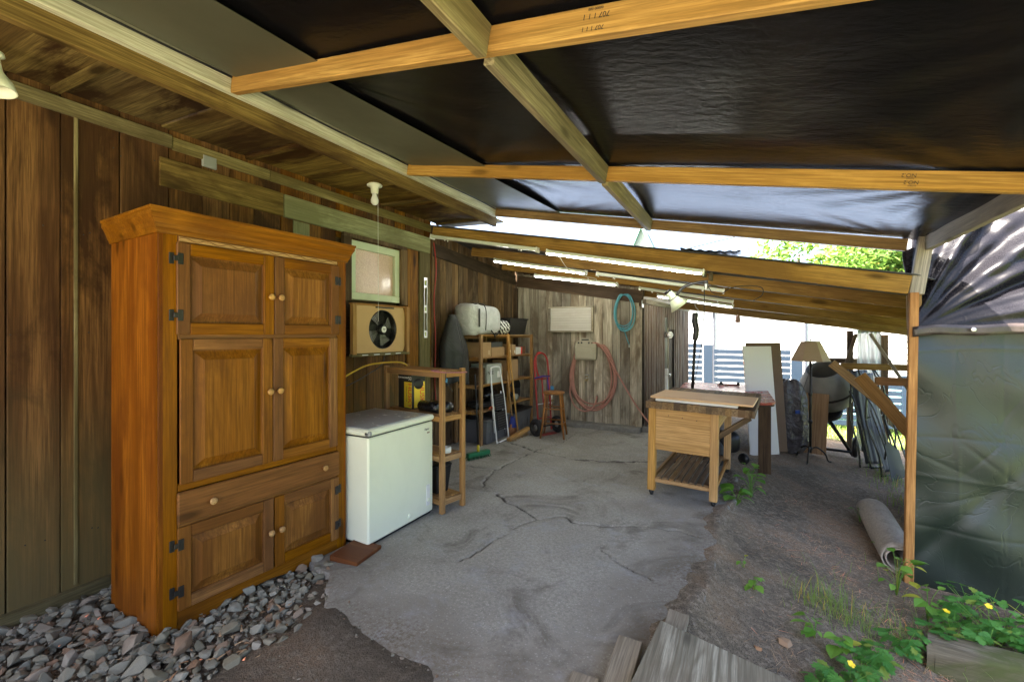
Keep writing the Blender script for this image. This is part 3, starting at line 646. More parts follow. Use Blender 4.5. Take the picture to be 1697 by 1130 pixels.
# ---------------------------------------------------------------- posts, tarps and bracing on the right
fp = thing('front_post', 'tall pine post at the edge of the green tarp', 'post', (1.115, 4.42, -.40))
beam('shaft', fp, W_red('X'), (-.035, -.01, 0), (.0, 0, 2.21), .055, .045, up=(0, 1, 0)); beam('shaft', fp, W_raft('X'), (.032, .06, 1.2), (.015, .06, 2.2), .085, .04, up=(0, 1, 0))
TG = tarp('green_tarp', (.019, .030, .022), .40, .2, 2.0, bumpd=.02, stretch=(1, 1, 1), crease=.25)
def gt(u, v):
    X = 1.10 + 2.3 * u; b = float(hgt(X)) - .03; z = b + (1.55 - b) * v
    f = .020 * math.sin(X * 7 + z * 2) * (1 - v) + .012 * math.sin((X - 1.1) * 13 - (1.5 - z) * 9) * math.exp(-(X - 1.1) * 1.3) + .010 * math.sin(z * 11 + X * 3)
    f += .03 * math.exp(-((X - 1.75 - (z - .6) * .8) / .07) ** 2) * .5
    for k_, zc in enumerate((1.38, .72, .42, .05)):                # old packing folds
        f += (.004 if k_ % 2 else -.005) * math.exp(-abs(z - zc - .015 * math.sin(X * 5 + k_)) / .012)
    for k_, xc in enumerate((1.36, 1.62, 2.05, 2.5)): f += (.003 if k_ % 2 else -.003) * math.exp(-abs(X - xc - .01 * math.sin(z * 4)) / .010)
    for xc, zc, aa in ((1.50, .60, .9), (1.50, .60, 2.4), (1.42, .30, .4), (1.65, .95, 1.1), (1.25, .55, 2.7)):
        dx_, dz_ = X - xc, z - zc; al = dx_ * math.cos(aa) + dz_ * math.sin(aa); pe = -dx_ * math.sin(aa) + dz_ * math.cos(aa); f += .007 * math.exp(-abs(pe) / (.012 + .05 * abs(al))) * math.exp(-abs(al) / .16)
    return (X, 4.425 + f + .04 * u, z)
tag(sheet('green_tarp', None, TG, gt, 230, 190, .003), 'dark green tarp wall stretched from the post to the frame edge', 'tarp')
TK = tarp('shiny_black_tarp', (.010, .0095, .012), .27, .2, 7, bumpd=.015, crease=.12, spec=.22)
def kt(u, v):
    X = 1.09 + 2.4 * u; z0 = 1.53 + .012 * math.sin(u * 14); z = z0 + 1.15 * v; dx, dz = X - 1.1, z - 1.50
    ang_ = math.atan2(dz, dx + .02); rad = math.hypot(dx, dz)                         # tension folds fan out from the post
    f = (.045 * math.sin(ang_ * 15 + .8 * math.sin(rad * 3)) + .022 * math.sin(ang_ * 37 + rad * 2.5)) * min(1, rad * 1.3) * min(1, v * 5 + .05)
    f += .012 * math.sin(X * 17 + z * 23) * math.sin(z * 9 - X * 6) * min(1, v * 3)
    return (X, 4.40 + .42 * v + f, z)
bt = thing('black_tarp', 'shiny creased black tarp hanging above the green tarp', 'tarp')
sheet('cloth', bt, TK, kt, 170, 110, .003)
sheet('hem', bt, plain('tarp_hem', (.05, .038, .034), .3, var=.4, nsc=14, bump=.4), lambda u, v: (1.10 + 2.3 * u, 4.385 + .03 * u + .006 * math.sin(u * 60), 1.475 + .075 * v + .02 * math.sin(u * 9) + .008 * math.sin(u * 31)), 60, 3, .004)
lathe('grommet', bt, STEEL, [(.008, 0), (.014, .002), (.016, .004), (.014, .006), (.008, .006)], 16, (1.43, 4.37, 1.53), (R(90), 0, 0))
rf = thing('side_frame', 'rough lumber frame of posts and diagonal braces on the open side of the lean-to', 'frame')
for X, Y, m, w in ((1.92, 6.0, W_dark, .09), (1.95, 7.5, W_dark, .09), (1.93, 9.12, W_dark, .10), (1.49, 9.1, W_dark, .08)):
    beam('post', rf, m('X'), (X, Y, float(hgt(X)) - .05), (X, Y, zr(X, Y) + .03), w, w, up=(0, 1, 0))
beam('bracket_arm', rf, W_red('X'), (1.20, 6.02, 1.0), (1.90, 6.02, 1.0), .04, .085); beam('bracket_brace', rf, W_rack('X'), (1.06, 5.97, 1.05), (1.88, 5.97, -.05), .035, .125)
beam('bracket_arm', rf, W_raft('X'), (1.13, 7.52, 1.06), (1.93, 7.52, 1.06), .04, .085); beam('bracket_brace', rf, W_rack('X'), (1.02, 7.47, 1.10), (1.92, 7.47, .24), .035, .11)
beam('diagonal_brace', rf, W_brace('X'), (1.36, 7.05, 1.50), (1.93, 6.9, .40), .035, .10, up=(0, 1, .3)); beam('diagonal_brace', rf, W_dark('X'), (1.56, 9.03, 1.5), (1.40, 9.03, .9), .03, .05)
beam('rail', rf, W_dark('X'), (1.04, 9.16, 1.05), (1.96, 9.16, 1.05), .04, .09); beam('rail', rf, W_dark('X'), (1.94, 6, .15), (1.94, 8.8, .15), .04, .1); beam('diagonal_brace', rf, W_dark('X'), (1.95, 6.1, .1), (1.95, 7.4, .9), .04, .08)
def plastic_mat():
    t = NT('clear_plastic_sheet'); c = t.n('ShaderNodeTexCoord').outputs['Object']; n = t.noise(t.map(c, (3, 3, 1)), 4, 5, .6, .5)
    return t.out((.72, .76, .82), .22, t.bump(n, .6, .03), **{'Transmission Weight': .45, 'Specular IOR Level': .6})
PLAS = plastic_mat()
tag(sheet('plastic_sheet', None, PLAS, lambda u, v: (1.50 + .29 * u, 8.62 + .025 * math.sin(u * 19 + v * 4) + .02 * math.sin(v * 7), -.3 + 1.86 * v), 24, 24, .002), 'pale crinkled plastic sheet hanging behind the folded chairs', 'plastic sheet')
tag(sheet('dark_plastic', None, TK, lambda u, v: (1.97 + .04 * math.sin(v * 9 + u * 14), 5.3 + 1.5 * u, -.45 + 1.2 * v), 60, 24, .002), 'dark plastic sheeting along the side frame behind the post', 'plastic sheet')

# ---------------------------------------------------------------- big orange cabinet
def cabinet():
    W, D, H = 1.125, .59, 2.10
    t = thing('cabinet', 'tall varnished orange pine cabinet standing on the gravel', 'cabinet', (-2.60, 1.165, -.03), R(-3.5))
    # local: front face is the plane x = 0, y runs along the front, z up; body behind it
    box('side_panel', t, W_cabr('Z'), (-D / 2, .012, 1.02), (D, .024, 2.04)); box('side_panel', t, W_cabr('Z'), (-D / 2, W - .012, 1.02), (D, .024, 2.04))
    for z in (.6, 1.3): pass
    box('back_panel', t, W_dark('Z'), (-D + .006, W / 2, 1.02), (.012, W - .05, 2.03)); box('top_panel', t, W_cab('Y'), (-D / 2, W / 2, 2.03), (D - .02, W - .05, .02))
    fz = -.0
    for y0, y1 in ((0, .085), (W - .075, W)): box('stile', t, W_cab('Z'), (-.011, (y0 + y1) / 2, 1.02), (.022, y1 - y0, 2.04))
    for z0, z1 in ((1.995, 2.04), (1.500, 1.535), (.715, .755)): box('rail', t, W_cab('Y'), (-.0115, W / 2 + .005, (z0 + z1) / 2), (.021, W - .165, z1 - z0))
    box('rail', t, W_cab('Y'), (-.0115, W / 2 + .005, .535), (.021, W - .165, .03))
    # skirt with a low arch
    pts = [(.085, .0), (.20, .0)] + [(.20 + .62 * k / 12, .045 * math.sin(math.pi * k / 12)) for k in range(1, 12)] + [(.82, 0), (W - .075, 0), (W - .075, .11), (.085, .11)]
    prism('skirt', t, W_cab('X'), pts, .02, (-.021, 0, 0), Matrix(((0, 0, 1), (1, 0, 0), (0, 1, 0))))
    def door(y0, y1, z0, z1, knob, hinge, lab, proud=.018):
        w, h = y1 - y0, z1 - z0
        d = bpy.data.objects.new('door', None); col.objects.link(d); d.parent = t; d.location = (0, y0, z0)
        f = .062 if w > .45 else .055
        for a, b in ((0, f), (w - f, w)): box('stile', d, W_cab('Z'), (proud / 2, (a + b) / 2, h / 2), (proud, b - a - .0005, h), bev=.004)
        for a, b in ((0, f), (h - f, h)): box('rail', d, W_cab('Y'), (proud / 2 - .0006, w / 2, (a + b) / 2), (proud, w - 2 * f, b - a), bev=.004)
        # raised panel: groove, sloping shoulder, flat field
        rings = [(f - .004, -.001), (f + .001, -.006), (f + .008, -.006), (f + .050, .0135), (f + .052, .0165)]
        V, F = [], []
        for o, x in rings: V += [(x, o, o), (x, w - o, o), (x, w - o, h - o), (x, o, h - o)]
        for i in range(len(rings) - 1):
            for k in range(4): F.append((i * 4 + k, i * 4 + (k + 1) % 4, i * 4 + 4 + (k + 1) % 4, i * 4 + 4 + k))
        F.append(tuple((len(rings) - 1) * 4 + k for k in range(4)))
        link('panel', mesh(V, F), W_cab('Z'), d)
        ky, kz = knob
        lathe('knob', d, W_bench('Z'), [(.009, 0), (.008, .008), (.010, .013), (.0175, .019), (.019, .025), (.015, .032), (.006, .0345), (0, .035)], 18, (proud - .001, ky, kz), (0, R(90), 0))
        for hy, hz in hinge:
            V_ = [box('hinge', d, IRON, (proud + .0015, hy, hz), (.004, .026, .058), bev=.002), box('hinge', d, IRON, (proud + .0025, hy - math.copysign(.020, hy - w / 2) * -1, hz), (.006, .022, .026), bev=.002), box('hinge', d, IRON, (.0035 if True else 0, hy + math.copysign(.034, hy - w / 2), hz), (.005, .022, .058), bev=.002)]
        return d
    ym = .588; ya, yb = .088, W - .078
    door(ya - .012, ym, 1.525, 2.000, (ym - ya - .015, .225), ((.015, .39), (.015, .10)), '')
    door(ym + .004, yb + .006, 1.525, 2.000, (.03, .225), ((yb - ym - .018, .37), (yb - ym - .018, .10)), '')
    door(ya + .003, ym - .006, .752, 1.503, (ym - ya - .035, .43), (), '', .014)
    door(ym - .002, yb - .003, .752, 1.503, (.032, .43), (), '', .014)
    dr = link('drawer', boxmesh((.022, W - .150, .165), .006, W_cab('Y')), W_cab('Y'), t, (.011, W / 2 + .004, .632))
    for yy in (-.33, .36): lathe('knob', dr, W_bench('Z'), [(.009, 0), (.008, .008), (.010, .013), (.0175, .019), (.019, .025), (.015, .032), (.006, .0345), (0, .035)], 18, (.0105, yy, .0), (0, R(90), 0))
    door(ya - .008, ym - .002, .108, .535, (ym - ya - .02, .225), ((.013, .34), (.013, .10)), '')
    door(ym + .006, yb + .004, .108, .535, (.032, .225), ((yb - ym - .02, .34), (yb - ym - .02, .10)), '')
    # frieze with a carved zig-zag vine
    fr = link('frieze', boxmesh((.006, W - .17, .022), .001, W_cab('Y')), W_bench('Y'), t, (.004, W / 2 + .005, 2.019))
    tube('carving', fr, W_cab('Y'), [(.004, -.48 + .96 * k / 90, .007 * math.sin(k * .62)) for k in range(91)], .002, 5)
    # crown moulding, mitred round three sides
    prof = [(0, 2.035), (.008, 2.035), (.011, 2.05), (.018, 2.062), (.024, 2.085), (.036, 2.110), (.042, 2.120), (.043, 2.140), (.048, 2.144), (.049, 2.157), (0, 2.157)]
    V, F = [], []
    for o, z in prof: V += [(-D, -o, z), (o, -o, z), (o, W + o, z), (-D, W + o, z)]
    n = len(prof)
    for i in range(n - 1):
        for k in range(3): F.append((i * 4 + k, i * 4 + k + 1, i * 4 + 5 + k, i * 4 + 4 + k))
    link('crown', mesh(V, F), W_cab('Y'), t)
    return t
cabinet()
tag(box('wood_block', None, W_cabr('X'), (-2.36, 2.22, .0), (.22, .26, .06), (0, R(4), R(8))), 'flat red-brown wooden block beneath the cabinet corner by the slab', 'block')

# ---------------------------------------------------------------- chest freezer
fz = thing('chest_freezer', 'white chest freezer next to the orange cabinet', 'freezer', (-2.67, 2.675, 0)); fz.scale = (1, .925, 1)
FW = plain('freezer_enamel', (.78, .81, .64), .32, var=.03, nsc=3, bump=0, dirt=(.36, .33, .22), dirt_amt=.18)
box('body', fz, FW, (0, 0, .395), (.66, .79, .75), bev=.012); box('base', fz, BLACK, (-.005, 0, .012), (.63, .76, .024)); box('gasket', fz, BLACK, (0, 0, .7745), (.645, .775, .013))
lid = link('lid', boxmesh((.675, .805, .045), .014, FW), FW, fz, (.004, 0, .803)); box('lid_top', lid, plain('freezer_lid', (.52, .54, .52), .25, var=.05, bump=0), (-.004, 0, .0235), (.60, .73, .006), bev=.002)
box('hinge_cover', fz, GREYP, (.322, -.385, .80), (.05, .035, .035), bev=.008)
text('logo', fz, BLACK, 'Haier', .028, (.3305, .305, .715), Matrix(((0, 0, 1), (1, 0, 0), (0, 1, 0))))
gp = link('control_panel', boxmesh((.006, .05, .17), .002, FW), WHITE, fz, (.3315, .32, .17))
lathe('dial', gp, FW, [(.016, 0), (.016, .006), (.012, .008), (0, .008)], 16, (.003, 0, -.04), (0, R(90), 0)); lathe('drain_plug', fz, FW, [(.019, 0), (.019, .01), (.014, .013), (0, .013)], 16, (.328, .07, .075), (0, R(90), 0))
box('scuff', fz, plain('rust_scuff', (.30, .22, .14), .8), (.3305, .325, .685), (.0015, .035, .012))

# ---------------------------------------------------------------- narrow shelf beside the freezer
ns = thing('narrow_shelf', 'narrow four-tier pine shelf with square posts beside the freezer', 'shelf', (-2.23, 3.165, 0), R(180 - 11.5))
L, DW = .77, .235                                                 # local x runs from the open end to the wall
for x in (0, L):
    for yy in (-DW / 2, DW / 2): box('leg', ns, W_rack('Z'), (x, yy, .60 + .002), (.04, .04, 1.20), bev=.003)
for z in (.09, .45, .785, 1.155):
    if z > 1: box('shelf_board', ns, W_rack('X'), (L / 2, 0, z + .022), (L - .044, DW + .03, .018))
    else:
        for k in range(4): box('shelf_board', ns, W_rack('X'), (L / 2, -.078 + k * .052, z + .022), (L - .05, .048, .016))
    for x in (.0, L): box('cross_rail', ns, W_rack('Y'), (x, 0, z), (.026, DW - .044, .045))
    for s_ in (-1, 1): box('long_rail', ns, W_rack('X'), (L / 2, s_ * (DW / 2 + .0), z - .002), (L - .044, .026, .042))
def on_ns(x, y_, z): return ns.matrix_basis @ Vector((x, y_, z))
rz = R(180 - 11.5)
hb = thing('contractor_bag_box', 'yellow and black bin bag box with red HUSKY lettering', 'box', on_ns(.56, -.01, .816), R(-14))
YEL = plain('yellow_print', (.75, .55, .03), .5, var=.05, bump=0); REDP = plain('red_print', (.70, .03, .02), .5, var=.05, bump=0); KPR = plain('black_print', (.02, .02, .02), .45, var=.05, bump=0)
box('carton', hb, KPR, (0, 0, .155), (.21, .15, .31)); 
MX = Matrix(((0, 0, 1), (1, 0, 0), (0, 1, 0))); MXv = MX @ Matrix.Rotation(R(-90), 3, 'Z'); MYn = Matrix(((1, 0, 0), (0, 0, -1), (0, 1, 0))); MYv = MYn @ Matrix.Rotation(R(-90), 3, 'Z')
box('label_panel', hb, YEL, (.1055, .01, .125), (.002, .12, .235), bev=0); box('label_panel', hb, YEL, (.045, -.0755, .125), (.115, .002, .235), bev=0)
text('lettering', hb, REDP, 'HUSKY', .075, (.075, -.077, .12), MYv, sx=.95); text('lettering', hb, REDP, 'HUSKY', .07, (.107, .035, .115), MXv, sx=.95)
text('lettering', hb, WHITE, '50', .05, (.075, -.0765, .275), MYn); text('lettering', hb, WHITE, 'CONTRACTOR', .022, (-.03, -.0765, .28), MYn); text('lettering', hb, KPR, 'CONTRACTOR', .02, (.025, -.077, .13), MYv)
blob('opening', hb, BLACK, lambda a, p: (.012 * math.cos(p), .055 * math.sin(p) * math.cos(a), .05 * math.sin(p) * math.sin(a)), 18, 10, (.104, .0, .225))
BAGM = tarp('black_bin_bag', (.012, .012, .014), .22, .6, 22, bumpd=.02, weave=False)
for i, (x, y_, z, lab) in enumerate(((.24, .045, .860, 'rear roll of black bin bags beside the yellow box'), (.21, -.05, .855, 'front roll of black bin bags beside the yellow box'))):
    o = lathe('bag_roll', None, BAGM, [(.0, 0), (.035, .0), (.048, .01), (.046, .12), (.049, .24), (.035, .26), (0, .262)], 18, on_ns(x - .13, y_, z), (0, R(90), rz)); tag(o, lab, 'bag roll', 'bin bag rolls on the narrow shelf')
bn = thing('black_bin', 'black plastic waste bin standing low in the narrow shelf', 'bin', on_ns(.20, .0, .121), rz)
V = [(sx_ * a, sy_ * b, z) for a, b, z in ((.07, .065, 0), (.095, .085, .23)) for sx_, sy_ in ((-1, -1), (1, -1), (1, 1), (-1, 1))]
link('body', mesh(V, [(3, 2, 1, 0), (0, 1, 5, 4), (1, 2, 6, 5), (2, 3, 7, 6), (3, 0, 4, 7), (4, 5, 6, 7)]), BLACK, bn); box('rim', bn, BLACK, (0, 0, .235), (.205, .18, .022), bev=.006); tube('handle', bn, BLACK, [(-.05, -.095, .22), (-.05, -.105, .245), (.05, -.105, .245), (.05, -.095, .22)], .006, 6)
o = blob('stuffed_bag', None, BAGM, lambda a, p: (.16 * math.sin(p) * math.cos(a) * (1 + .12 * math.sin(3 * a)), .09 * math.sin(p) * math.sin(a), .11 * math.cos(p) * (1 + .08 * math.sin(5 * a))), 28, 16, on_ns(.42, 0, .59)); o.rotation_euler = (0, 0, rz); tag(o, 'stuffed black bag on the third tier of the narrow shelf', 'bag')
tag(lathe('tape_roll', None, WHITE, [(.022, 0), (.045, 0), (.045, .045), (.022, .045), (.022, 0)], 20, on_ns(.06, .02, .484), caps=False), 'white roll of tape on the narrow shelf near the front post', 'tape roll')
YC = plain('yellow_cord', (.62, .40, .03), .45, var=.1)
tag(tube('extension_lead', None, YC, catmull([(-3.38, 2.30, .93), (-3.36, 2.6, .98), (-3.30, 2.85, 1.06), (-3.2, 3.1, 1.19), (-3.06, 3.22, 1.225), (-2.95, 3.35, 1.22), (-2.93, 3.42, 1.15), (-2.9, 3.38, .98), (-2.88, 3.32, .84)], 8), .008, 8), 'yellow extension cord draped from the cabinet over the narrow shelf', 'cord')
tag(tube('black_cable', None, BLACK, catmull([(-3.42, 3.62, 1.32), (-3.40, 3.55, 1.18), (-3.34, 3.3, 1.10), (-3.3, 3.0, 1.02), (-3.34, 2.7, .98), (-3.4, 2.3, 1.0)], 8), .005, 6), 'thin black cord hanging from the fan panel along the planks', 'cord')
BUN = plain('pink_bungee', (.42, .16, .17), .7, var=.3, nsc=60)
tag(tube('stretch_strap', None, BUN, catmull([on_ns(-.03, -.14, 1.165), on_ns(-.026, 0, 1.17), on_ns(-.026, .13, 1.18), on_ns(.1, .15, 1.19), on_ns(.06, .0, 1.185), on_ns(.03, -.15, 1.17), on_ns(-.03, -.14, 1.165)], 6), .006, 6), 'pink stretch cord looped round the front posts of the narrow shelf', 'cord')
bh = thing('bungee_hook', 'blue hook hanging on the outer post of the narrow shelf', 'hook', on_ns(-.028, .10, 1.08)); tube('hook', bh, BLACK, catmull([(0, 0, .09), (0, .0, .03), (.01, .04, -.03), (.02, .07, -.07)], 5), .004, 6); box('grip', bh, plain('blue_plastic', (.03, .16, .30), .4), (0, .005, .03), (.016, .018, .035), bev=.005)

# ---------------------------------------------------------------- things on the house wall
pn = thing('fan_panel', 'tan board panel with a round window fan mounted under the window', 'fan', (-3.45, 3.545, 1.545))
TAN = plain('tan_fibreboard', (.55, .34, .14), .6, var=.06, nsc=8, dirt=(.42, .25, .1), dirt_amt=.3)
n = 40; ring = [(.205 * math.cos(2 * math.pi * k / n), .205 * math.sin(2 * math.pi * k / n)) for k in range(n)]
def sq(k):
    a = 2 * math.pi * k / n; c, s_ = math.cos(a), math.sin(a); m = max(abs(c) / .355, abs(s_) / .24); return (c / m, s_ / m)
V, F = [], []
for x in (.05, .032):
    for k in range(n): V.append((x, ring[k][0] + .025, ring[k][1] - .0))
    for k in range(n): q = sq(k); V.append((x, q[0], q[1]))
for k in range(n):
    l = (k + 1) % n; F += [(k, l, n + l, n + k)[::-1], (2 * n + k, 2 * n + l, 3 * n + l, 3 * n + k), (k, l, 2 * n + l, 2 * n + k), (n + k, n + l, 3 * n + l, 3 * n + k)[::-1]]
link('board', mesh(V, F), TAN, pn)
box('side_stile', pn, W_rack('Z'), (.055, .385, .0), (.045, .05, .50)); box('side_stile', pn, W_rack('Z'), (.055, -.385, .0), (.045, .05, .50)); box('bottom_rail', pn, W_trim('Y'), (.05, 0, -.258), (.04, .84, .03)); box('top_rail', pn, W_red('Y'), (.04, 0, .250), (.05, .82, .018)); box('latch', pn, BLACK, (.06, .04, .228), (.02, .26, .012), bev=.003)
for k in range(4): box('clip', pn, STEEL, (.072, -.25 + k * .16, -.258), (.003, .08, .010), bev=.001)
fh = lathe('fan_housing', pn, BLACK, [(.203, .0), (.203, .045), (.197, .045), (.197, -.06), (.203, -.06), (.203, 0)], 40, (.0, .025, 0), (0, R(90), 0), caps=False)
DG = plain('dark_grey_plastic', (.09, .09, .09), .4)
lathe('backing', pn, plain('fan_backing', (.025, .024, .022), .6), [(0, 0), (.2, 0), (.2, .004), (0, .004)], 32, (-.028, .025, 0), (0, R(90), 0))
for k in range(4):
    a = 2 * math.pi * k / 4 + .5; V = []
    for r_, tw, wd in ((.04, .012, .25), (.10, .014, .42), (.18, .010, .50)):
        for sgn in (-1, 1): V.append((sgn * tw, r_ * math.cos(a + sgn * wd * .8), r_ * math.sin(a + sgn * wd * .8)))
    o = link('blade', mesh([(x - .0, y_ + .025, z) for x, y_, z in V], [(0, 1, 3, 2), (2, 3, 5, 4)]), plain('grey_blade', (.16, .155, .145), .35), pn, (-.0, 0, 0)); m = o.modifiers.new('t', 'SOLIDIFY'); m.thickness = .003
V, F = [], []
for k in range(7):
    r_ = .06 + k * .022; tube_data([(.046 + .0, .025 + r_ * math.cos(2 * math.pi * j / 36), r_ * math.sin(2 * math.pi * j / 36)) for j in range(36)], .0013, 4, True, V, F)
for k in range(10): a = 2 * math.pi * k / 10; tube_data([(.047, .025 + .03 * math.cos(a), .03 * math.sin(a)), (.046, .025 + .2 * math.cos(a + .35), .2 * math.sin(a + .35))], .0016, 4, False, V, F)
link('grille', mesh(V, F), BLACK, pn); lathe('hub', pn, BLACK, [(0, 0), (.055, 0), (.055, .03), (.045, .045), (0, .046)], 28, (.012, .025, 0), (0, R(90), 0)); lathe('badge', pn, WHITE, [(.034, 0), (.034, .004), (.03, .006), (0, .006)], 24, (.058, .025, 0), (0, R(90), 0))
box('badge_print', pn, KPR, (.0645, .025, .004), (.001, .036, .006), bev=0); box('badge_print', pn, KPR, (.0645, .025, -.009), (.001, .026, .004), bev=0)
# level
lv = thing('spirit_level', 'long silver spirit level hanging upright on the corner board', 'level', (-3.418, 4.285, 1.81))
for z0, z1 in ((-.36, -.27), (-.06, .03), (.24, .27), (.33, .36)): box('web', lv, STEEL, (0, 0, (z0 + z1) / 2), (.016, .046, z1 - z0), bev=.001)
for s_ in (-1, 1): box('flange', lv, STEEL, (0, s_ * .026, 0), (.024, .008, .72), bev=.001)
for z in (-.315, -.015, .30): box('vial', lv, plain('vial_green', (.25, .35, .05), .2), (.009, 0, z), (.006, .02, .045), bev=.002)
tag(tube('red_rope', None, RED, catmull([(-3.43, 4.47, 2.62), (-3.40, 4.48, 2.3), (-3.43, 4.475, 1.9), (-3.41, 4.48, 1.4), (-3.42, 4.48, .9), (-3.40, 4.49, .55)], 6), .008, 6), 'red cord hanging down the corner of the house wall', 'cord')
# bulb and lamp under the eaves
CERA = plain('cream_porcelain', (.72, .74, .58), .35, var=.03, bump=0)
bl = thing('bare_bulb_light', 'bare bulb in a porcelain holder with a long pull string under the eaves', 'light', (-3.0, 3.04, 2.86))
lathe('base', bl, CERA, [(0, 0), (.055, 0), (.068, -.012), (.066, -.022), (.036, -.032), (.032, -.085), (.026, -.088), (0, -.088)][::-1], 24); lathe('bulb', bl, plain('frosted_bulb', (.75, .75, .70), .2, var=.02, bump=0), [(0, -.195), (.018, -.191), (.033, -.172), (.036, -.150), (.030, -.128), (.022, -.112), (.021, -.086)], 20)
tube('pull_string', bl, WHITE, [(.02, .02, -.03), (.022, .022, -.7), (.024, .022, -1.25)], .0016, 5)
ll = thing('shaded_eave_lamp', 'white metal lamp shade at the far end of the eaves over the planks', 'light', (-3.12, .735, 2.80)); ll.scale = (.72, .72, .85)
lathe('shade', ll, CERA, [(.030, .0), (.036, -.06), (.042, -.09), (.085, -.15), (.10, -.20), (.094, -.20), (.08, -.155), (.036, -.095)], 28, rot=(0, R(-6), R(20)), caps=False); lathe('canopy', ll, CERA, [(.0, .03), (.05, .02), (.055, .0), (.03, -.01), (0, -.01)][::-1], 20); lathe('bulb', ll, CERA, [(0, -.19), (.03, -.17), (.034, -.14), (.02, -.1)], 16)

# ---------------------------------------------------------------- black cover hanging past the corner
def coat(u, v):
    a = 2 * math.pi * u; w = .05 + .19 * min(1, v * 2.2) ** .8 * (1 - .12 * max(0, v - .6)); d = .04 + .10 * min(1, v * 1.8)
    f = 1 + .10 * math.sin(a * 5 + v * 4) * v + .05 * math.sin(a * 11 + 2) * v
    return (-3.30 + d * math.cos(a) * f, 4.68 + .05 * v + w * math.sin(a) * f, 1.74 - .86 * v - .03 * math.sin(a * 3) * v)
CLOTH = tarp('black_cloth', (.022, .023, .023), .6, .5, 6, bumpd=.04, weave=False)
tag(sheet('black_cover', None, CLOTH, coat, 48, 40, .004), 'black cloth cover hanging from a hook past the wall corner', 'cover')

# ---------------------------------------------------------------- tall storage rack
rk = thing('storage_rack', 'tall two-bay pine storage rack full of boxes against the brown planks', 'rack', (-3.36, 5.94, 0))
for yy in (-.80, -.02, .79):
    for x in (-.20, .20): 
        p_ = box('post', rk, W_rack('Z'), (x, yy, .745), (.035, .055, 1.49))
        if x > 0:
            for z in np.arange(-.6, .7, .19): lathe('peg_hole', p_, BLACK, [(0, 0), (.005, 0), (.005, .002), (0, .002)], 8, (.0175, 0, z), (0, R(90), 0))
for z in (.44, .79, 1.17, 1.475):
    for (y0, y1) in ((-.775, -.05), (.01, .765)):
        for k in range(5): box('shelf_slat', rk, W_rack('Y'), (-.17 + k * .085, (y0 + y1) / 2, z), (.07, y1 - y0 - .002, .018))
    for yy in (-.80, -.02, .79): box('shelf_support', rk, W_rack('X'), (0, yy + (.035 if yy < .5 else -.035), z - .026), (.37, .02, .03))
def rkp(x, y_, z): return (-3.36 + x, 5.94 + y_, z)
TAPE = plain('parcel_tape', (.50, .36, .2), .35)
def carton(name, x, y_, z, s, label, mat=CARD, rot=0, tape=True, lid=None, tag_=None):
    t = thing(name, label, 'box', rkp(x, y_, z), R(rot)); box('carton', t, mat, (0, 0, s[2] / 2), s, bev=.004)
    if tape: box('tape', t, TAPE, (0, 0, s[2] + .0005), (s[0] + .003, .05, .002), bev=0)
    for k in (-1, 1): box('flap', t, mat, (k * s[0] / 4, 0, s[2] + .002), (s[0] / 2 - .004, s[1] - .004, .003), bev=0)
    if tag_: box('sticker', t, WHITE if tag_ == 'w' else TAPE, (s[0] / 2 + .001, s[1] * .22, s[2] * .3), (.002, s[1] * .22, s[2] * .3), bev=0)
    return t
ZS = (.449, .799, 1.179, 1.484)
carton('cardboard_box', 0, -.60, ZS[2], (.34, .26, .20), 'plain cardboard box at the near end of the upper rack shelf', tag_='t', rot=4)
c2 = carton('cardboard_box', .02, -.28, ZS[2], (.32, .34, .125), 'low cardboard box carrying a dark lid on the upper rack shelf', rot=-3)
box('lid', c2, plain('charcoal_card', (.06, .062, .06), .6), (-.01, 0, .163), (.30, .30, .075))
carton('small_box', .10, .06, ZS[2], (.16, .085, .16), 'small cardboard box with white sticker behind the broom handle', tag_='w'); carton('small_box', .10, .20, ZS[2], (.16, .12, .15), 'small cardboard box with white sticker beside the red and white box', tag_='w')
wb = thing('red_white_box', 'white box with a red end on the upper rack shelf', 'box', rkp(.10, .38, ZS[2])); box('carton', wb, WHITE, (0, -.02, .055), (.16, .16, .11)); box('end', wb, REDP, (0, .085, .055), (.162, .05, .112))
carton('brown_box', .09, .57, ZS[2], (.14, .14, .115), 'little dark brown box at the far end of the upper rack shelf', plain('brown_card', (.16, .075, .04), .7), tape=False)
gb = carton('pale_green_box', .02, -.36, ZS[1], (.30, .34, .27), 'pale grey-green carton with black letters on the middle rack shelf', plain('pale_carton', (.40, .43, .37), .6, dirt=(.25, .25, .2)), rot=-8)
text('lettering', gb, KPR, 'NZE', .07, (.1515, -.09, .15), MX); box('sticker', gb, WHITE, (.1515, .10, .12), (.002, .07, .09), bev=0)
carton('cardboard_box', .03, .20, ZS[1], (.30, .30, .30), 'tall cardboard box on the middle rack shelf behind the broom', rot=3); carton('cardboard_box', -.03, -.04, ZS[1], (.24, .13, .22), 'narrow cardboard box between the pale carton and the tall box', rot=0)
carton('dark_crate', -.02, -.66, ZS[1], (.28, .20, .22), 'dark wooden crate at the near end of the middle rack shelf', W_dark('Y'), tape=False)
o = blob('folded_tarp', None, CLOTH, lambda a, p: (.19 * math.sin(p) * math.cos(a), .30 * math.sin(p) * math.sin(a), .045 * math.copysign(abs(math.cos(p)) ** .5, math.cos(p)) * (1 + .2 * math.sin(a * 4))), 30, 14, rkp(.0, -.40, ZS[1] - .35 + .048)); tag(o, 'folded black tarp lying on the lower rack shelf', 'tarp')
hl = thing('black_helmet', 'shiny black helmet on the lower rack shelf behind the step ladder', 'helmet', rkp(.02, -.30, ZS[0] + .09))
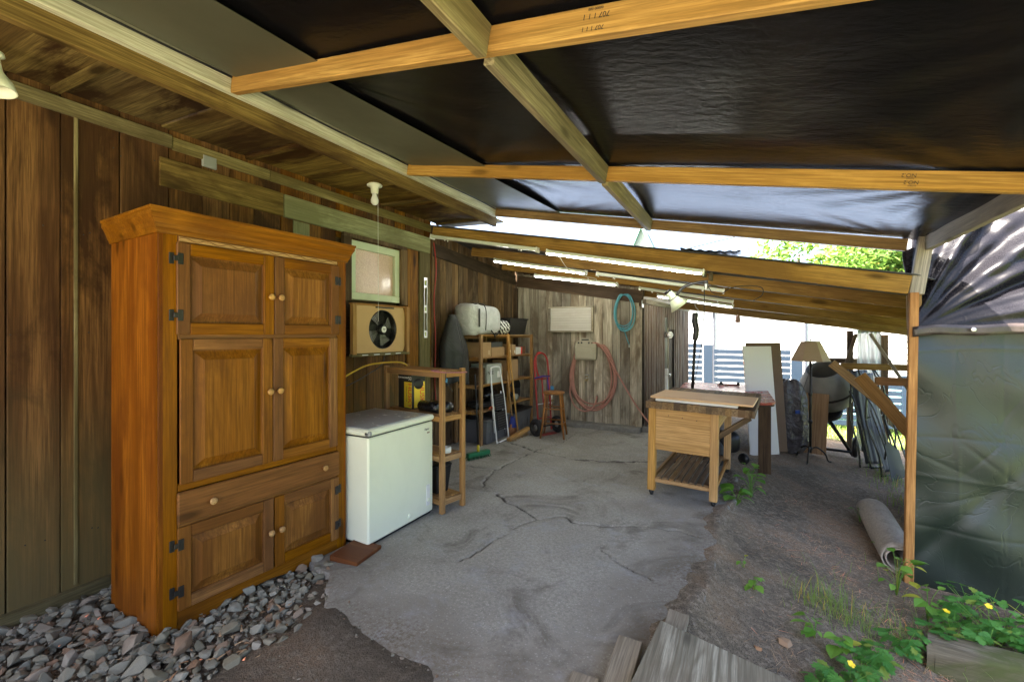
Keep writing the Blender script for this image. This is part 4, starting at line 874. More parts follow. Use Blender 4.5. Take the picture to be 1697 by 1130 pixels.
blob('shell', hl, plain('gloss_black', (.008, .008, .009), .08, bump=0, var=0), lambda a, p: (.13 * math.sin(p) * math.cos(a), .17 * math.sin(p) * math.sin(a), .13 * math.cos(p) if p < 1.75 else -.03), 30, 16, (0, 0, .07)); tube('strap', hl, BLACK, catmull([(.10, -.12, .05), (.12, 0, -.02), (.10, .12, .05)], 6), .008, 6)
rl = thing('hose_reel', 'coil of black hose on the lower rack shelf behind the hand truck', 'hose', rkp(.02, .42, ZS[0] + .17))
tubes('coil', rl, BLACK, [([(.02 * math.sin(i * .3) + .01 * j, (.06 + .013 * j) * math.cos(i * .2), (.06 + .013 * j) * math.sin(i * .2)) for i in range(33)], .010) for j in range(8)], 6); lathe('end_cap', rl, GREYP, [(0, 0), (.05, 0), (.05, .05), (.04, .06), (0, .06)], 18, (.12, -.14, -.10), (0, R(90), 0))
def tote(y_, w, label, lidc):
    t = thing('storage_tote', label, 'tote', rkp(.06, y_, .0)); G_ = plain('grey_tote', (.13, .135, .145), .45, var=.08)
    V = [(sx_ * a, sy_ * b, z) for a, b, z in ((.17, w * .44, .002), (.20, w * .5, .30)) for sx_, sy_ in ((-1, -1), (1, -1), (1, 1), (-1, 1))]
    link('body', mesh(V, [(3, 2, 1, 0), (0, 1, 5, 4), (1, 2, 6, 5), (2, 3, 7, 6), (3, 0, 4, 7), (4, 5, 6, 7)]), G_, t); box('lid', t, lidc, (0, 0, .315), (.43, w * 1.06, .035), bev=.01)
    for k in (-.3, 0, .3): box('rib', t, G_, (.187, k * w, .15), (.014, .02, .26), (0, R(-5.7), 0))
tote(-.42, .66, 'grey plastic storage tote on the floor under the near rack bay', plain('tote_lid', (.08, .085, .09), .4)); tote(.36, .60, 'dark storage tote on the floor under the far rack bay', BLACK)
oc = tube('orange_strap', None, plain('orange_strap', (.62, .10, .02), .5), catmull([rkp(.24, -.66, .47), rkp(.26, -.62, .50), rkp(.27, -.58, .44), rkp(.26, -.56, .36), rkp(.27, -.55, .31)], 6), .010, 6); tag(oc, 'orange strap dangling over the grey storage tote', 'strap')
# on top of the rack
zb = thing('white_storage_bag', 'big white zipped storage bag lying on top of the rack', 'bag', rkp(.02, -.58, ZS[3] + .005), R(4))
BAGW = tarp('white_woven_bag', (.62, .63, .64), .45, .7, 8, dust=(.5, .5, .5), bumpd=.04)
def sup(v, e): return math.copysign(abs(v) ** e, v)
blob('body', zb, BAGW, lambda a, p: (.20 * sup(math.sin(p), .35) * sup(math.cos(a), .45), .42 * sup(math.sin(p), .35) * sup(math.sin(a), .4) + .02 * math.sin(5 * a), .20 + (.20 - .05 * math.sin(p) * math.sin(a)) * sup(math.cos(p), .45) + .012 * math.sin(a * 7) * math.sin(p)), 48, 30)
tube('zip_seam', zb, BLACK, catmull([(.205, -.17, .06), (.212, -.17, .2), (.205, -.18, .36), (.12, -.19, .415), (-.1, -.19, .41)], 6), .006, 6); tube('zip_seam', zb, BLACK, catmull([(.14, -.40, .41), (.14, -.2, .42), (.13, 0, .405), (.13, .2, .385), (.12, .38, .35)], 6), .005, 6)
box('handle', zb, KPR, (.2, -.34, .22), (.012, .03, .24)); tube('strap', zb, BLACK, catmull([(.21, -.02, .06), (.25, .0, .0), (.24, .05, -.04), (.22, .09, .02), (.215, .16, -.01), (.21, .22, .05)], 6), .009, 6)
def zeb():
    t = NT('zebra_cloth'); w = t.n('ShaderNodeTexWave', {'Vector': t.n('ShaderNodeTexCoord').outputs['Object'], 'Scale': 9, 'Distortion': 6, 'Detail': 1, 'Detail Scale': 2}, bands_direction='DIAGONAL').outputs['Fac']
    return t.out(t.ramp(w, [(.45, (.02, .02, .02)), (.55, (.75, .75, .73))]), .7)
tag(blob('zebra_pillow', None, zeb(), lambda a, p: (.14 * sup(math.sin(p), .7) * math.cos(a), .13 * sup(math.sin(p), .7) * math.sin(a), .11 * math.cos(p)), 26, 16, rkp(.08, -.03, ZS[3] + .11)), 'black and white zebra print pillow on top of the rack', 'pillow')
kb = thing('black_basin', 'wide black tub on top of the rack at the far end', 'tub', rkp(-.0, .34, ZS[3] + .001)); V = [(sx_ * a, sy_ * b, z) for a, b, z in ((.17, .24, 0), (.20, .30, .24)) for sx_, sy_ in ((-1, -1), (1, -1), (1, 1), (-1, 1))]
link('body', mesh(V, [(3, 2, 1, 0), (0, 1, 5, 4), (1, 2, 6, 5), (2, 3, 7, 6), (3, 0, 4, 7), (4, 5, 6, 7)]), BLACK, kb); box('rim', kb, BLACK, (0, 0, .245), (.43, .63, .02), bev=.006)

# ---------------------------------------------------------------- leaning tools in front of the rack
st = thing('step_ladder', 'white folding step ladder with black treads leaning on the rack', 'ladder', (-3.02, 5.50, 0), R(90 + 0), rx=0)
# local x across the ladder (world +Y), y = depth (world -X), leaning back towards the rack
lean = math.radians(7)
def lp(x, d, z): return (x, d + z * math.tan(lean), z)
LW = plain('white_tube_paint', (.82, .82, .80), .3, var=.03, bump=0)
w = .15
tube('front_frame', st, LW, catmull([lp(-w - .02, 0, .40), lp(-w - .02, 0, .05), lp(-w, 0, .012), lp(0, 0, .012), lp(w, 0, .012), lp(w + .02, 0, .05), lp(w + .02, 0, .4)], 6), .011, 8)
tube('hand_loop', st, LW, catmull([lp(-w - .02, -.002, .38), lp(-w - .01, 0, .70), lp(-w + .02, 0, .98), lp(-w + .06, 0, 1.03), lp(w - .06, 0, 1.03), lp(w - .02, 0, .98), lp(w + .01, 0, .70), lp(w + .02, -.002, .38)], 6), .011, 8)
for s_ in (-1, 1): tube('rear_leg', st, LW, [lp(s_ * (w - .004), .035, .14), lp(s_ * (w - .012), .03, .68)], .009, 8)
for z0, z1 in ((.17, .42), (.44, .66)):
    tr = link('tread', boxmesh((2 * w - .05, .018, z1 - z0), .004, BLACK), BLACK, st, lp(0, -.012, (z0 + z1) / 2), (-lean, 0, 0))
    for k in range(7): box('grip_rib', tr, DG, (0, -.011, -.10 + k * .033), (2 * w - .07, .006, .009), bev=.002)
for s_ in (-1, 1): box('foot', st, BLACK, lp(s_ * (w - .02), 0, .006), (.035, .03, .012), bev=.003)
# push broom
pb = thing('push_broom', 'push broom with a long wooden handle standing against the rack', 'broom', (-2.93, 5.78, 0))
tube('handle', pb, W_bench('Z'), [(.0, .0, .10), (-.09, .02, .75), (-.19, .05, 1.50)], .0125, 10); prism('block', pb, W_bench('Y'), [(-.035, -.27), (.035, -.27), (.04, .27), (-.035, .27)], .045, (.03, -.02, .045), (R(8), 0, R(-6)), .006)
def bristles(n, fn, r0, seed):
    rr = random.Random(seed); L_ = []
    for _ in range(n): a, b = fn(rr); L_.append(([a, b], [r0, r0 * .5]))
    return L_
tubes('bristles', pb, plain('tan_bristle', (.38, .25, .12), .8), bristles(260, lambda r: ((lambda x, y_: ((.03 + x, y_ - .02, .05), (.03 + x * 1.5 + r.gauss(0, .006), y_ - .02 + r.gauss(0, .008), .002)))(r.uniform(-.03, .03), r.uniform(-.26, .26))), .003, 2), 4)
cbm = thing('corn_broom', 'short corn broom with red and blue binding behind the push broom', 'broom', (-3.06, 5.86, 0))
tube('handle', cbm, W_bench('Z'), [(0, 0, .26), (-.06, .01, .62), (-.10, .02, .95)], .011, 8); lathe('binding', cbm, plain('blue_binding', (.03, .05, .28), .6), [(.025, .20), (.06, .13), (.066, .135), (.03, .27), (.014, .29)], 16); lathe('band', cbm, REDP, [(.045, .175), (.052, .165), (.05, .185)], 16, caps=False)
tubes('straw', cbm, plain('broom_straw', (.36, .16, .06), .8), bristles(240, lambda r: ((lambda a, q: ((q * .035 * math.cos(a), q * .06 * math.sin(a), .18), (q * .06 * math.cos(a), q * .12 * math.sin(a), .004)))(r.uniform(0, 6.28), r.random() ** .5)), .003, 4), 4)
gbm = thing('green_broom', 'green plastic broom with a yellow collar on the floor behind the narrow shelf', 'broom', (-2.88, 4.62, 0), R(70))
prism('head', gbm, plain('green_plastic', (.01, .16, .06), .45), [(-.16, -.03), (.16, -.04), (.18, .0), (.16, .04), (-.16, .03)], .05, (0, 0, .03), bev=.006); tubes('bristles', gbm, plain('green_bristle', (.012, .14, .05), .6), bristles(160, lambda r: ((lambda x, y_: ((x, y_, .04), (x * 1.1, y_ * 1.8, .002)))(r.uniform(-.16, .16), r.uniform(-.03, .03))), .003, 9), 4)
lathe('collar', gbm, YEL, [(.016, .075), (.016, .15), (.012, .16)], 12); tube('handle', gbm, BLACK, [(0, 0, .15), (.03, .10, 1.0)], .011, 8)
# hand truck
ht = thing('hand_truck', 'red tubular hand truck with black wheels leaning on the rack', 'hand truck', (-2.68, 6.20, 0), R(68))
lean2 = math.radians(5)
def hp(x, d, z): return (x, d + z * math.tan(lean2), z)
tube('frame', ht, RED, catmull([hp(-.13, 0, .05), hp(-.14, 0, .5), hp(-.14, 0, 1.0), hp(-.12, 0, 1.13), hp(-.05, .0, 1.20), hp(.05, .0, 1.20), hp(.12, 0, 1.13), hp(.14, 0, 1.0), hp(.14, 0, .5), hp(.13, 0, .05)], 6), .0135, 10)
tube('centre_bar', ht, RED, [hp(0, .004, .1), hp(0, .004, .82)], .011, 8); tube('loop_handle', ht, RED, catmull([hp(.03, 0, 1.2), hp(.06, .10, 1.215), hp(.07, .17, 1.17), hp(.07, .19, 1.0), hp(.07, .15, .86), hp(.04, .03, .83)], 6), .0125, 8)
for z, m in ((.24, RED), (.45, STEEL), (.82, RED)): tube('cross_bar', ht, m, [hp(-.135, 0, z), hp(.135, 0, z)], .009, 8)
box('toe_plate', ht, RED, (0, -.05, .012), (.30, .11, .006))
for s_ in (-1, 1):
    wl = link('wheel', mesh(*(lambda V, F: (V, F))(*tube_data([(0, .085 * math.cos(2 * math.pi * k / 28), .085 * math.sin(2 * math.pi * k / 28)) for k in range(28)], .042, 12, True))), plain('rubber_tyre', (.022, .022, .022), .75, bump=.3), ht, (s_ * .22, -.03, .128), smooth=True)
    lathe('rim', wl, plain('pale_rim', (.42, .42, .40), .5, .3), [(.0, -.02), (.025, -.022), (.028, -.012), (.052, -.012), (.055, .012), (.028, .012), (.025, .022), (0, .02)], 20, (0, 0, 0), (0, R(90), 0))
tube('axle', ht, BLACK, [(-.22, -.03, .128), (.22, -.03, .128)], .01, 8)
PUR = plain('purple_strap', (.05, .02, .20), .6)
tubes('strap', ht, PUR, [([hp(-.16, -.012, .84), hp(0, -.018, .86), hp(.15, -.012, .85)], .013), ([hp(.10, -.012, .84), hp(.11, -.012, .62)], .012)], 6)
# stool
so = thing('wooden_stool', 'round wooden stool standing by the hand truck', 'stool', (-2.50, 6.09, 0), R(14))
lathe('seat', so, W_stool('X'), [(0, .625), (.14, .625), (.155, .632), (.162, .645), (.155, .658), (.12, .664), (0, .660)], 32)
feet = [(.17, .17), (-.17, .17), (-.17, -.17), (.17, -.17)]
for a, b in feet: tube('leg', so, W_stool('Z'), [(a, b, .0), (a * .82, b * .82, .22), (a * .62, b * .62, .63)], [.013, .018, .014], 10)
for k in range(4):
    (a, b), (c, d) = feet[k], feet[(k + 1) % 4]
    for z in ((.20, .40) if k % 2 else (.22, .42)): q = 1 - .38 * z / .63; tube('rung', so, W_stool('X'), [(a * q, b * q, z), ((a + c) / 2 * q, (b + d) / 2 * q, z), (c * q, d * q, z)], [.008, .011, .008], 8)

# ---------------------------------------------------------------- hoses on the back wall
HOSE = plain('salmon_hose', (.40, .185, .135), .5, var=.12, nsc=20, bump=.02, dirt=(.25, .13, .1))
hh = thing('hose_hanger', 'beige plastic hose hanger on the grey plank wall', 'hanger', (-2.28, 6.93, 1.27))
BG = plain('beige_plastic', (.36, .33, .24), .5, var=.08, dirt=(.2, .17, .1))
box('wall_arm', hh, BG, (0, .04, .04), (.16, .07, .10)); prism('cover', hh, BG, [(-.175, -.17), (-.16, -.19), (.16, -.19), (.175, -.17), (.18, .03), (.165, .10), (.09, .13), (.08, .16), (-.08, .16), (-.09, .13), (-.165, .10), (-.18, .03)], .07, (0, .0, 0), (R(90), 0, 0), .012)
prism('front_plate', hh, BG, [(-.15, -.165), (.15, -.165), (.15, 0), (.10, .02), (-.10, .02), (-.15, 0)], .018, (0, -.068, 0), (R(90), 0, 0), .006); box('slot', hh, KPR, (0, -.072, .135), (.12, .008, .018))
for x in (-.11, -.06, .06, .11): lathe('hole', hh, KPR, [(0, 0), (.014, 0), (.014, .003), (0, .003)], 12, (x, -.069, .085), (R(90), 0, 0))
def hloops(cx, cz, n, rx, rz_, y0, seed, top):
    r = random.Random(seed); P = []
    for i in range(n):
        a0 = rx * r.uniform(.86, 1.1); b0 = rz_ * r.uniform(.86, 1.12); ox, oz = r.uniform(-.02, .02), r.uniform(-.03, .02); yy = y0 - .016 * (i % 3) - r.random() * .012
        for k in range(20):
            a = math.pi / 2 + 2 * math.pi * k / 20
            zz = cz + oz + b0 * math.sin(a); zz = min(zz, top + .02 * r.random()) if math.sin(a) > .6 else zz
            P.append((cx + ox + a0 * math.cos(a) * (1 - .12 * math.sin(a)), yy, zz))
    return P
hs = thing('garden_hose', 'salmon pink garden hose looped on the beige hanger', 'hose', (0, 0, 0))
P = hloops(-2.19, .86, 6, .34, .54, 6.955, 3, 1.30)
tube('loops', hs, HOSE, catmull(P, 3), .0135, 8)
tube('tail', hs, HOSE, catmull([(-2.18, 6.87, 1.36), (-2.05, 6.87, 1.33), (-1.92, 6.88, 1.15), (-1.72, 6.88, .80), (-1.50, 6.86, .45), (-1.32, 6.84, .22), (-1.2, 6.9, .08), (-1.1, 7.0, .02), (-.9, 7.1, .016)], 6), .0135, 8)
tube('low_loop', hs, HOSE, catmull([(-2.52, 6.90, .78), (-2.55, 6.90, .55), (-2.48, 6.89, .36), (-2.34, 6.88, .27), (-2.2, 6.88, .30), (-2.12, 6.89, .42), (-2.1, 6.9, .52)], 6), .0135, 8)
BH = plain('teal_hose', (.07, .27, .32), .45, var=.12)
bh2 = thing('blue_air_hose', 'teal blue hose coiled high on the grey plank wall', 'hose')
tube('loops', bh2, BH, catmull(hloops(-1.68, 1.84, 6, .15, .27, 6.955, 8, 2.09), 3), .008, 7); tube('tail', bh2, BH, catmull([(-1.70, 6.93, 1.60), (-1.66, 6.93, 1.5), (-1.63, 6.935, 1.40), (-1.60, 6.935, 1.33)], 5), .008, 7); lathe('connector', bh2, STEEL, [(.012, 0), (.014, .01), (.009, .05), (0, .05)], 12, (-1.605, 6.935, 1.29)); box('hook', bh2, IRON, (-1.68, 6.955, 2.10), (.02, .06, .02))
BRASS = plain('old_brass', (.42, .33, .17), .4, .8)
def faucet(name, x, z, label, capm):
    t = thing(name, label, 'faucet', (x, 6.97, z)); tube('pipe', t, STEEL, [(0, .0, 0), (0, -.06, 0), (0, -.09, -.02)], .013, 8); lathe('body', t, BRASS, [(.0, -.05), (.016, -.05), (.02, -.02), (.014, .01), (.010, .035), (0, .035)], 14, (0, -.055, 0)); lathe('wheel', t, capm, [(0, 0), (.034, .0), (.036, .01), (.03, .014), (0, .014)], 16, (0, -.055, .036)); lathe('outlet', t, BRASS, [(.016, 0), (.018, .03), (.012, .04)], 12, (0, -.095, -.055))
faucet('brass_faucet', -2.87, .36, 'brass garden tap behind the stool', BRASS); faucet('steel_faucet', -2.27, .80, 'steel garden tap inside the loops of the salmon hose', STEEL)
bc = thing('blue_tap_cover', 'small blue plastic fitting on the wall above the stool', 'fitting', (-2.89, 6.955, .58)); lathe('cap', bc, plain('sky_blue_plastic', (.05, .22, .42), .4), [(.030, -.06), (.034, -.05), (.034, .03), (.03, .045), (.02, .05), (0, .05)], 16); tube('pipe', bc, PVC, [(0, 0, -.05), (0, 0, -.2)], .014, 8)

# ---------------------------------------------------------------- work bench with boards
wbn = thing('work_bench', 'light wood rolling bench with a butcher block top and slatted shelf', 'bench', (-.53, 4.27, -.005), R(-3.5), ry=R(1.2))
# local origin between the two front legs; x across, y away from the camera
for x in (-.265, .265):
    for yy in (.03, 1.13):
        lg = box('leg', wbn, W_bench('Z'), (x, yy, .44), (.066, .066, .77))
        wl = box('caster', wbn, BLACK, (x, yy, .043), (.04, .04, .03), bev=.004); lathe('caster_wheel', wl, BLACK, [(0, -.013), (.026, -.013), (.03, -.008), (.03, .008), (.026, .013), (0, .013)], 16, (0, .008, -.012), (0, R(90), 0))
box('apron', wbn, W_bench('X'), (0, .012, .628), (.464, .022, .38)); box('apron', wbn, W_bench('Y'), (-.275, .58, .69), (.022, 1.03, .25)); box('apron', wbn, W_bench('Y'), (.275, .58, .74), (.022, 1.03, .15)); box('apron', wbn, W_bench('X'), (0, 1.14, .69), (.464, .022, .25))
for k in range(4):
    if k < 3: lathe('screw', wbn, BLACK, [(0, 0), (.004, 0), (.004, .002), (0, .002)], 8, (-.12 + k * .12, .0, .76 - .01 * k), (R(90), 0, 0))
x = -.31; 
while x < .56:
    w_ = random.choice([.045, .055, .05]); 
    box('top_block', wbn, W_butch('Y'), (min(x + w_ / 2, .55), .56, .853 + random.uniform(-.001, .001)), (w_ - .001, 1.25, .062), bev=.001); x += w_
    if abs(x - .29) < .026: x = .296
beam('leaf_brace', wbn, W_dark('X'), (.27, .04, .60), (.53, .10, .80), .03, .045)
for k in range(8): box('shelf_slat', wbn, W_butch('Y'), (-.205 + k * .0585, .58, .175), (.044, 1.12, .018))
for yy in (.0, 1.12): box('shelf_rail', wbn, W_rack('X'), (0, yy + .025, .15), (.464, .03, .035))
for s_ in (-1, 1): box('shelf_rail', wbn, W_rack('Y'), (s_ * .272, .58, .15), (.025, 1.03, .035))
MDF = plain('tan_hardboard', (.58, .37, .20), .6, var=.06, nsc=6)
wm = wbn.matrix_basis
def onb(x, y_, z): return wm @ Vector((x, y_, z))
sb = box('white_board', None, WHITE, onb(.10, .20, .895), (.68, .40, .022), (0, R(1.2), R(-3.5))); tag(sb, 'white laminate board lying on the bench under the tan sheet', 'board')
tb = box('tan_hardboard', None, MDF, onb(.145, .24, .920), (.84, .54, .018), (0, R(1.2), R(-5))); tag(tb, 'tan hardboard sheet lying on top of the bench', 'board')
# red table
def redm():
    t = NT('red_laminate'); c = t.coord(); n = t.noise(c, 4, 5, .6); 
    return t.out(t.mix(t.fac(n, .35, .7), (.42, .085, .055), (.50, .13, .085)), t.math('MULTIPLY_ADD', n, .25, .16), None, **{'Specular IOR Level': .6})
rt = thing('red_table', 'long table with a round-cornered glossy red top behind the bench', 'table', (-.30, 6.75, 0), R(2))
def rrect(x0, x1, y0, y1, r):
    out = []
    for cx_, cy_, a0 in ((x1 - r, y1 - r, 0), (x0 + r, y1 - r, 90), (x0 + r, y0 + r, 180), (x1 - r, y0 + r, 270)):
        for k in range(9): a = R(a0 + k * 11.25); out.append((cx_ + r * math.cos(a), cy_ + r * math.sin(a)))
    return out
prism('top', rt, redm(), rrect(-.56, .56, -1.0, 1.0, .22), .028, (0, 0, .695), bev=.003); prism('top_edge', rt, W_dark('X'), rrect(-.552, .552, -.992, .992, .215), .020, (0, 0, .674))
for x in (-.43, .45): box('panel_leg', rt, W_dark('Z'), (x, -.78, .28), (.13, .05, .80)); box('panel_leg', rt, W_dark('Z'), (x, .78, .28), (.13, .05, .80))
box('apron', rt, W_dark('Y'), (0, 0, .625), (.06, 1.5, .09))
cl = thing('bar_clamp', 'small red-brown clamp lying on the red table top', 'clamp', (-.25, 7.45, .725), R(8)); box('bar', cl, plain('rusty_red', (.16, .04, .03), .6), (0, 0, .012), (.30, .03, .022)); box('jaw', cl, IRON, (.13, 0, .03), (.035, .04, .05)); box('jaw', cl, IRON, (-.10, 0, .03), (.05, .035, .045)); tube('screw', cl, STEEL, [(.13, 0, .04), (.20, .0, .04)], .007, 6)
# machine under the bench
um = thing('yard_machine', 'small dark yard machine with a grey wheel beneath the bench', 'machine', (-.42, 5.75, -.02), R(20))
wl = link('wheel', mesh(*tube_data([(0, .12 * math.cos(2 * math.pi * k / 28), .12 * math.sin(2 * math.pi * k / 28)) for k in range(28)], .045, 10, True)), plain('grey_rubber', (.06, .065, .07), .6), um, (.02, -.14, .165), (0, 0, R(35)), True); lathe('rim', wl, plain('dull_white_rim', (.35, .35, .34), .5), [(0, -.02), (.075, -.02), (.085, 0), (.075, .02), (0, .02)], 20, (0, 0, 0), (0, R(90), 0))
blob('engine', um, BLACK, lambda a, p: (.15 * sup(math.sin(p), .6) * sup(math.cos(a), .7), .17 * sup(math.sin(p), .6) * sup(math.sin(a), .7), .13 * sup(math.cos(p), .7)), 24, 14, (.22, .05, .26)); tube('handle', um, BLACK, catmull([(.2, .1, .35), (.1, .3, .5), (.0, .4, .56)], 5), .012, 8); lathe('tank', um, PVC, [(.03, 0), (.035, .02), (.035, .12), (.02, .14), (0, .14)], 14, (-.13, -.16, .04)); lathe('wheel_small', um, BLACK, [(0, -.02), (.06, -.02), (.065, 0), (.06, .02), (0, .02)], 18, (.40, -.02, .07), (0, R(90), R(30)))

# ---------------------------------------------------------------- panels, wrapped bundle, lamp, mixer, chairs
wp = box('melamine_board', None, plain('white_melamine', (.84, .82, .80), .4, var=.03, bump=0), (.16, 6.98, .60), (.44, .018, 1.46), (R(-6), 0, R(38))); tag(wp, 'tall white melamine panel leaning behind the red table', 'panel')
bp = box('hardboard_sheet', None, plain('brown_hardboard', (.16, .095, .055), .6), (.23, 7.14, .63), (.50, .016, 1.50), (R(-6), 0, R(30))); tag(bp, 'dark brown hardboard panel leaning behind the white panel', 'panel')
wbu = thing('wrapped_bundle', 'bulky bundle wrapped in dark cloudy plastic beside the white panel', 'bundle', (.55, 7.75, float(hgt(.55))), R(15))
WR = tarp('cloudy_plastic', (.085, .075, .085), .2, .9, 9, dust=(.25, .25, .27), bumpd=.05, weave=False)
blob('wrap', wbu, WR, lambda a, p: ((.24 - .03 * math.cos(p)) * sup(math.sin(p), .5) * sup(math.cos(a), .8) * (1 + .05 * math.sin(7 * a + 5 * p)), .16 * sup(math.sin(p), .5) * sup(math.sin(a), .8) * (1 + .06 * math.sin(9 * a)), .53 + .53 * sup(math.cos(p), .75) + .02 * math.sin(a * 5)), 60, 36); box('blue_patch', wbu, plain('blue_label', (.03, .08, .35), .4), (.05, -.165, .62), (.07, .012, .05), (0, 0, .1), .004)
td = box('tan_board', None, wood('tan_panel', (.46, .28, .15), (.40, .23, .11), (.3, .16, .08), 'Z', .2, .3, .5, 0, .1), (.84, 8.08, .16), (.44, .02, .90), (R(-5), R(4), R(8))); tag(td, 'tan wood panel leaning behind the floor lamp', 'panel')
fl = thing('floor_lamp', 'black iron floor lamp with a tapered tan shade', 'lamp', (.79, 7.58, float(hgt(.79)) + .004))
tube('pole', fl, IRON, [(0, 0, .12), (0, 0, 1.5)], .016, 10); 
for z in (.56, .95, .18): lathe('knuckle', fl, IRON, [(.016, -.03), (.026, -.012), (.026, .012), (.016, .03)], 14, (0, 0, z), caps=False)
for k in range(3):
    a = R(90 + 120 * k + 165); tube('foot', fl, IRON, catmull([(0, 0, .17), (.08 * math.cos(a), .08 * math.sin(a), .20), (.18 * math.cos(a), .18 * math.sin(a), .12), (.22 * math.cos(a), .22 * math.sin(a), .02), (.26 * math.cos(a), .26 * math.sin(a), .006)], 6), .011, 8)
SHD = plain('tan_lamp_shade', (.46, .34, .22), .8, var=.06); lathe('shade', fl, SHD, [(.24, 1.415), (.115, 1.69), (.112, 1.69), (.237, 1.415)], 6, caps=False, smooth=False); lathe('finial', fl, IRON, [(.004, 1.66), (.004, 1.70), (.012, 1.715), (.0, 1.735)], 10); tubes('spider', fl, IRON, [([(0, 0, 1.66), (.11, 0, 1.68)], .003), ([(0, 0, 1.66), (-.11, 0, 1.68)], .003), ([(0, 0, 1.45), (0, 0, 1.68)], .006)], 5)
tube('flex', fl, BLACK, catmull([(.02, -.01, 1.35), (-.10, -.02, .95), (-.12, .02, .60), (-.05, .0, .35), (-.02, 0, .2)], 6), .004, 6)
mx = thing('cement_mixer', 'grey cement mixer with a dark open drum beyond the lamp', 'cement mixer', (1.10, 8.62, float(hgt(1.10))), R(-10)); mx.scale = (.92, .92, .92)
DRUM = plain('cement_grey_steel', (.22, .22, .21), .6, .1, var=.15, dirt=(.35, .34, .32))
lathe('drum', mx, DRUM, [(0, -.42), (.18, -.42), (.34, -.28), (.40, -.10), (.40, .02), (.37, .12), (.25, .36), (.24, .38), (.225, .36), (.35, .11), (.37, -.1), (.3, -.28), (0, -.38)], 32, (0, 0, 1.13), (R(32), R(-6), 0)); lathe('band', mx, IRON, [(.402, -.03), (.412, -.03), (.412, .01), (.402, .01), (.402, -.03)], 32, (0, 0, 1.13), (R(32), R(-6), 0), caps=False)
tubes('frame', mx, IRON, [([(-.35, -.05, .02), (-.02, 0, .62), (.02, 0, .75)], .028), ([(.38, -.05, .02), (.02, 0, .62)], .028), ([(-.02, .0, .62), (-.2, .4, .05)], .026), ([(0, 0, .62), (.3, .4, .05)], .026), ([(-.42, -.06, .08), (.42, -.06, .08)], .022)], 8); lathe('gear_ring', mx, IRON, [(.2, -.03), (.24, -.03), (.24, .03), (.2, .03)], 24, (0, -.0, .72), (R(32), 0, 0))
for s_ in (-1, 1): wl = link('wheel', mesh(*tube_data([(0, .13 * math.cos(2 * math.pi * k / 24), .13 * math.sin(2 * math.pi * k / 24)) for k in range(24)], .04, 8, True)), BLACK, mx, (s_ * .40, -.05, .165), smooth=True)
def folded_chair(name, loc, rz_, tilt, label):
    t = thing(name, label, 'chair', loc, rz_, 'folded lounge chairs', rx=tilt); TUBE = plain('dark_green_tube', (.09, .10, .09), .25, .6)
    FAB = tarp('dark_mesh_fabric_' + str(round(loc[1], 1)), (.06, .065, .075), .38, .3, 14, bumpd=.01)
    for s_ in (-1, 1):
        tube('side_rail', t, TUBE, catmull([(s_ * .24, 0, .01), (s_ * .25, -.03, .3), (s_ * .25, .02, .75), (s_ * .24, -.06, 1.15), (s_ * .22, -.02, 1.42), (s_ * .16, .02, 1.50)], 6), .013, 8); tube('arm_rail', t, TUBE, catmull([(s_ * .27, -.10, .25), (s_ * .28, -.16, .5), (s_ * .28, -.12, .9), (s_ * .27, -.05, 1.1)], 6), .011, 8)
        tube('leg_rail', t, TUBE, catmull([(s_ * .21, -.14, .02), (s_ * .22, -.10, .5), (s_ * .22, -.05, .9)], 6), .012, 8)
    for z, d in ((.01, 0), (.80, .02), (1.50, .02)): tube('cross_rail', t, TUBE, [(-.2, d, z), (.2, d, z)], .011, 8)
    sheet('fabric', t, FAB, lambda u, v: (-.15 + .30 * u, -.015 + .03 * math.sin(v * 3) - .03 * math.sin(math.pi * u) + .01 * math.sin(u * 21), .06 + 1.34 * v), 14, 30, .004)
    tube('leg_rail', t, TUBE, [(-.21, -.14, .02), (.21, -.14, .02)], .012, 8)
folded_chair('folded_lounge_chair', (1.62, 8.15, float(hgt(1.62))), R(38), R(-10), 'folded dark lounge chair leaning nearest the lamp')
folded_chair('folded_lounge_chair', (1.74, 7.85, float(hgt(1.74))), R(55), R(-12), 'folded dark lounge chair leaning nearest the front post')
FT = plain('blue_grey_metal', (.05, .06, .08), .4, .4)
tag(prism('metal_sheet', None, FT, [(0, 0), (.24, .04), (.20, .36), (.05, .50), (-.02, .45)], .006, (1.66, 7.45, float(hgt(1.66)) + .02), (R(80), 0, R(40))), 'bent blue-grey metal sheet propped against the folded chairs', 'metal sheet')

# rolled carpet, planks, timber
rc = thing('rolled_carpet', 'rolled pale carpet lying on the dirt behind the front post', 'carpet')
CARP = tarp('pale_carpet', (.56, .50, .42), .95, .8, 60, dust=(.16, .13, .10), bumpd=.006, weave=True)
P0, P1 = Vector((1.12, 5.70, float(hgt(1.12)) + .115)), Vector((1.075, 4.50, float(hgt(1.075)) + .115))
def spiral(u, v):
    a = u * 2 * math.pi * 1.9; r_ = .08 + .045 * u; p = P0.lerp(P1, v + .02 * math.sin(a)); sq_ = 1 - .12 * (1 - u)
    return (p.x + r_ * math.cos(a - 1.2) * 1.08, p.y, p.z + r_ * math.sin(a - 1.2) * .95 + .006 * math.sin(v * 9))
sheet('roll', rc, CARP, spiral, 120, 16, .010); 
pl = thing('plywood_ramp', 'weathered plywood ramp sheet lying on the dirt in the foreground', 'plywood'); 
V = [(-.378, 2.30, .092), (.19, 2.26, .010), (.30, 1.2, .0), (-.47, 1.2, .092)]
link('sheet', mesh([(x, y_, z + dz) for dz in (-.018, 0) for x, y_, z in V], [(3, 2, 1, 0), (4, 5, 6, 7), (0, 1, 5, 4), (1, 2, 6, 5), (2, 3, 7, 6), (3, 0, 4, 7)]), W_ply('Y'), pl)
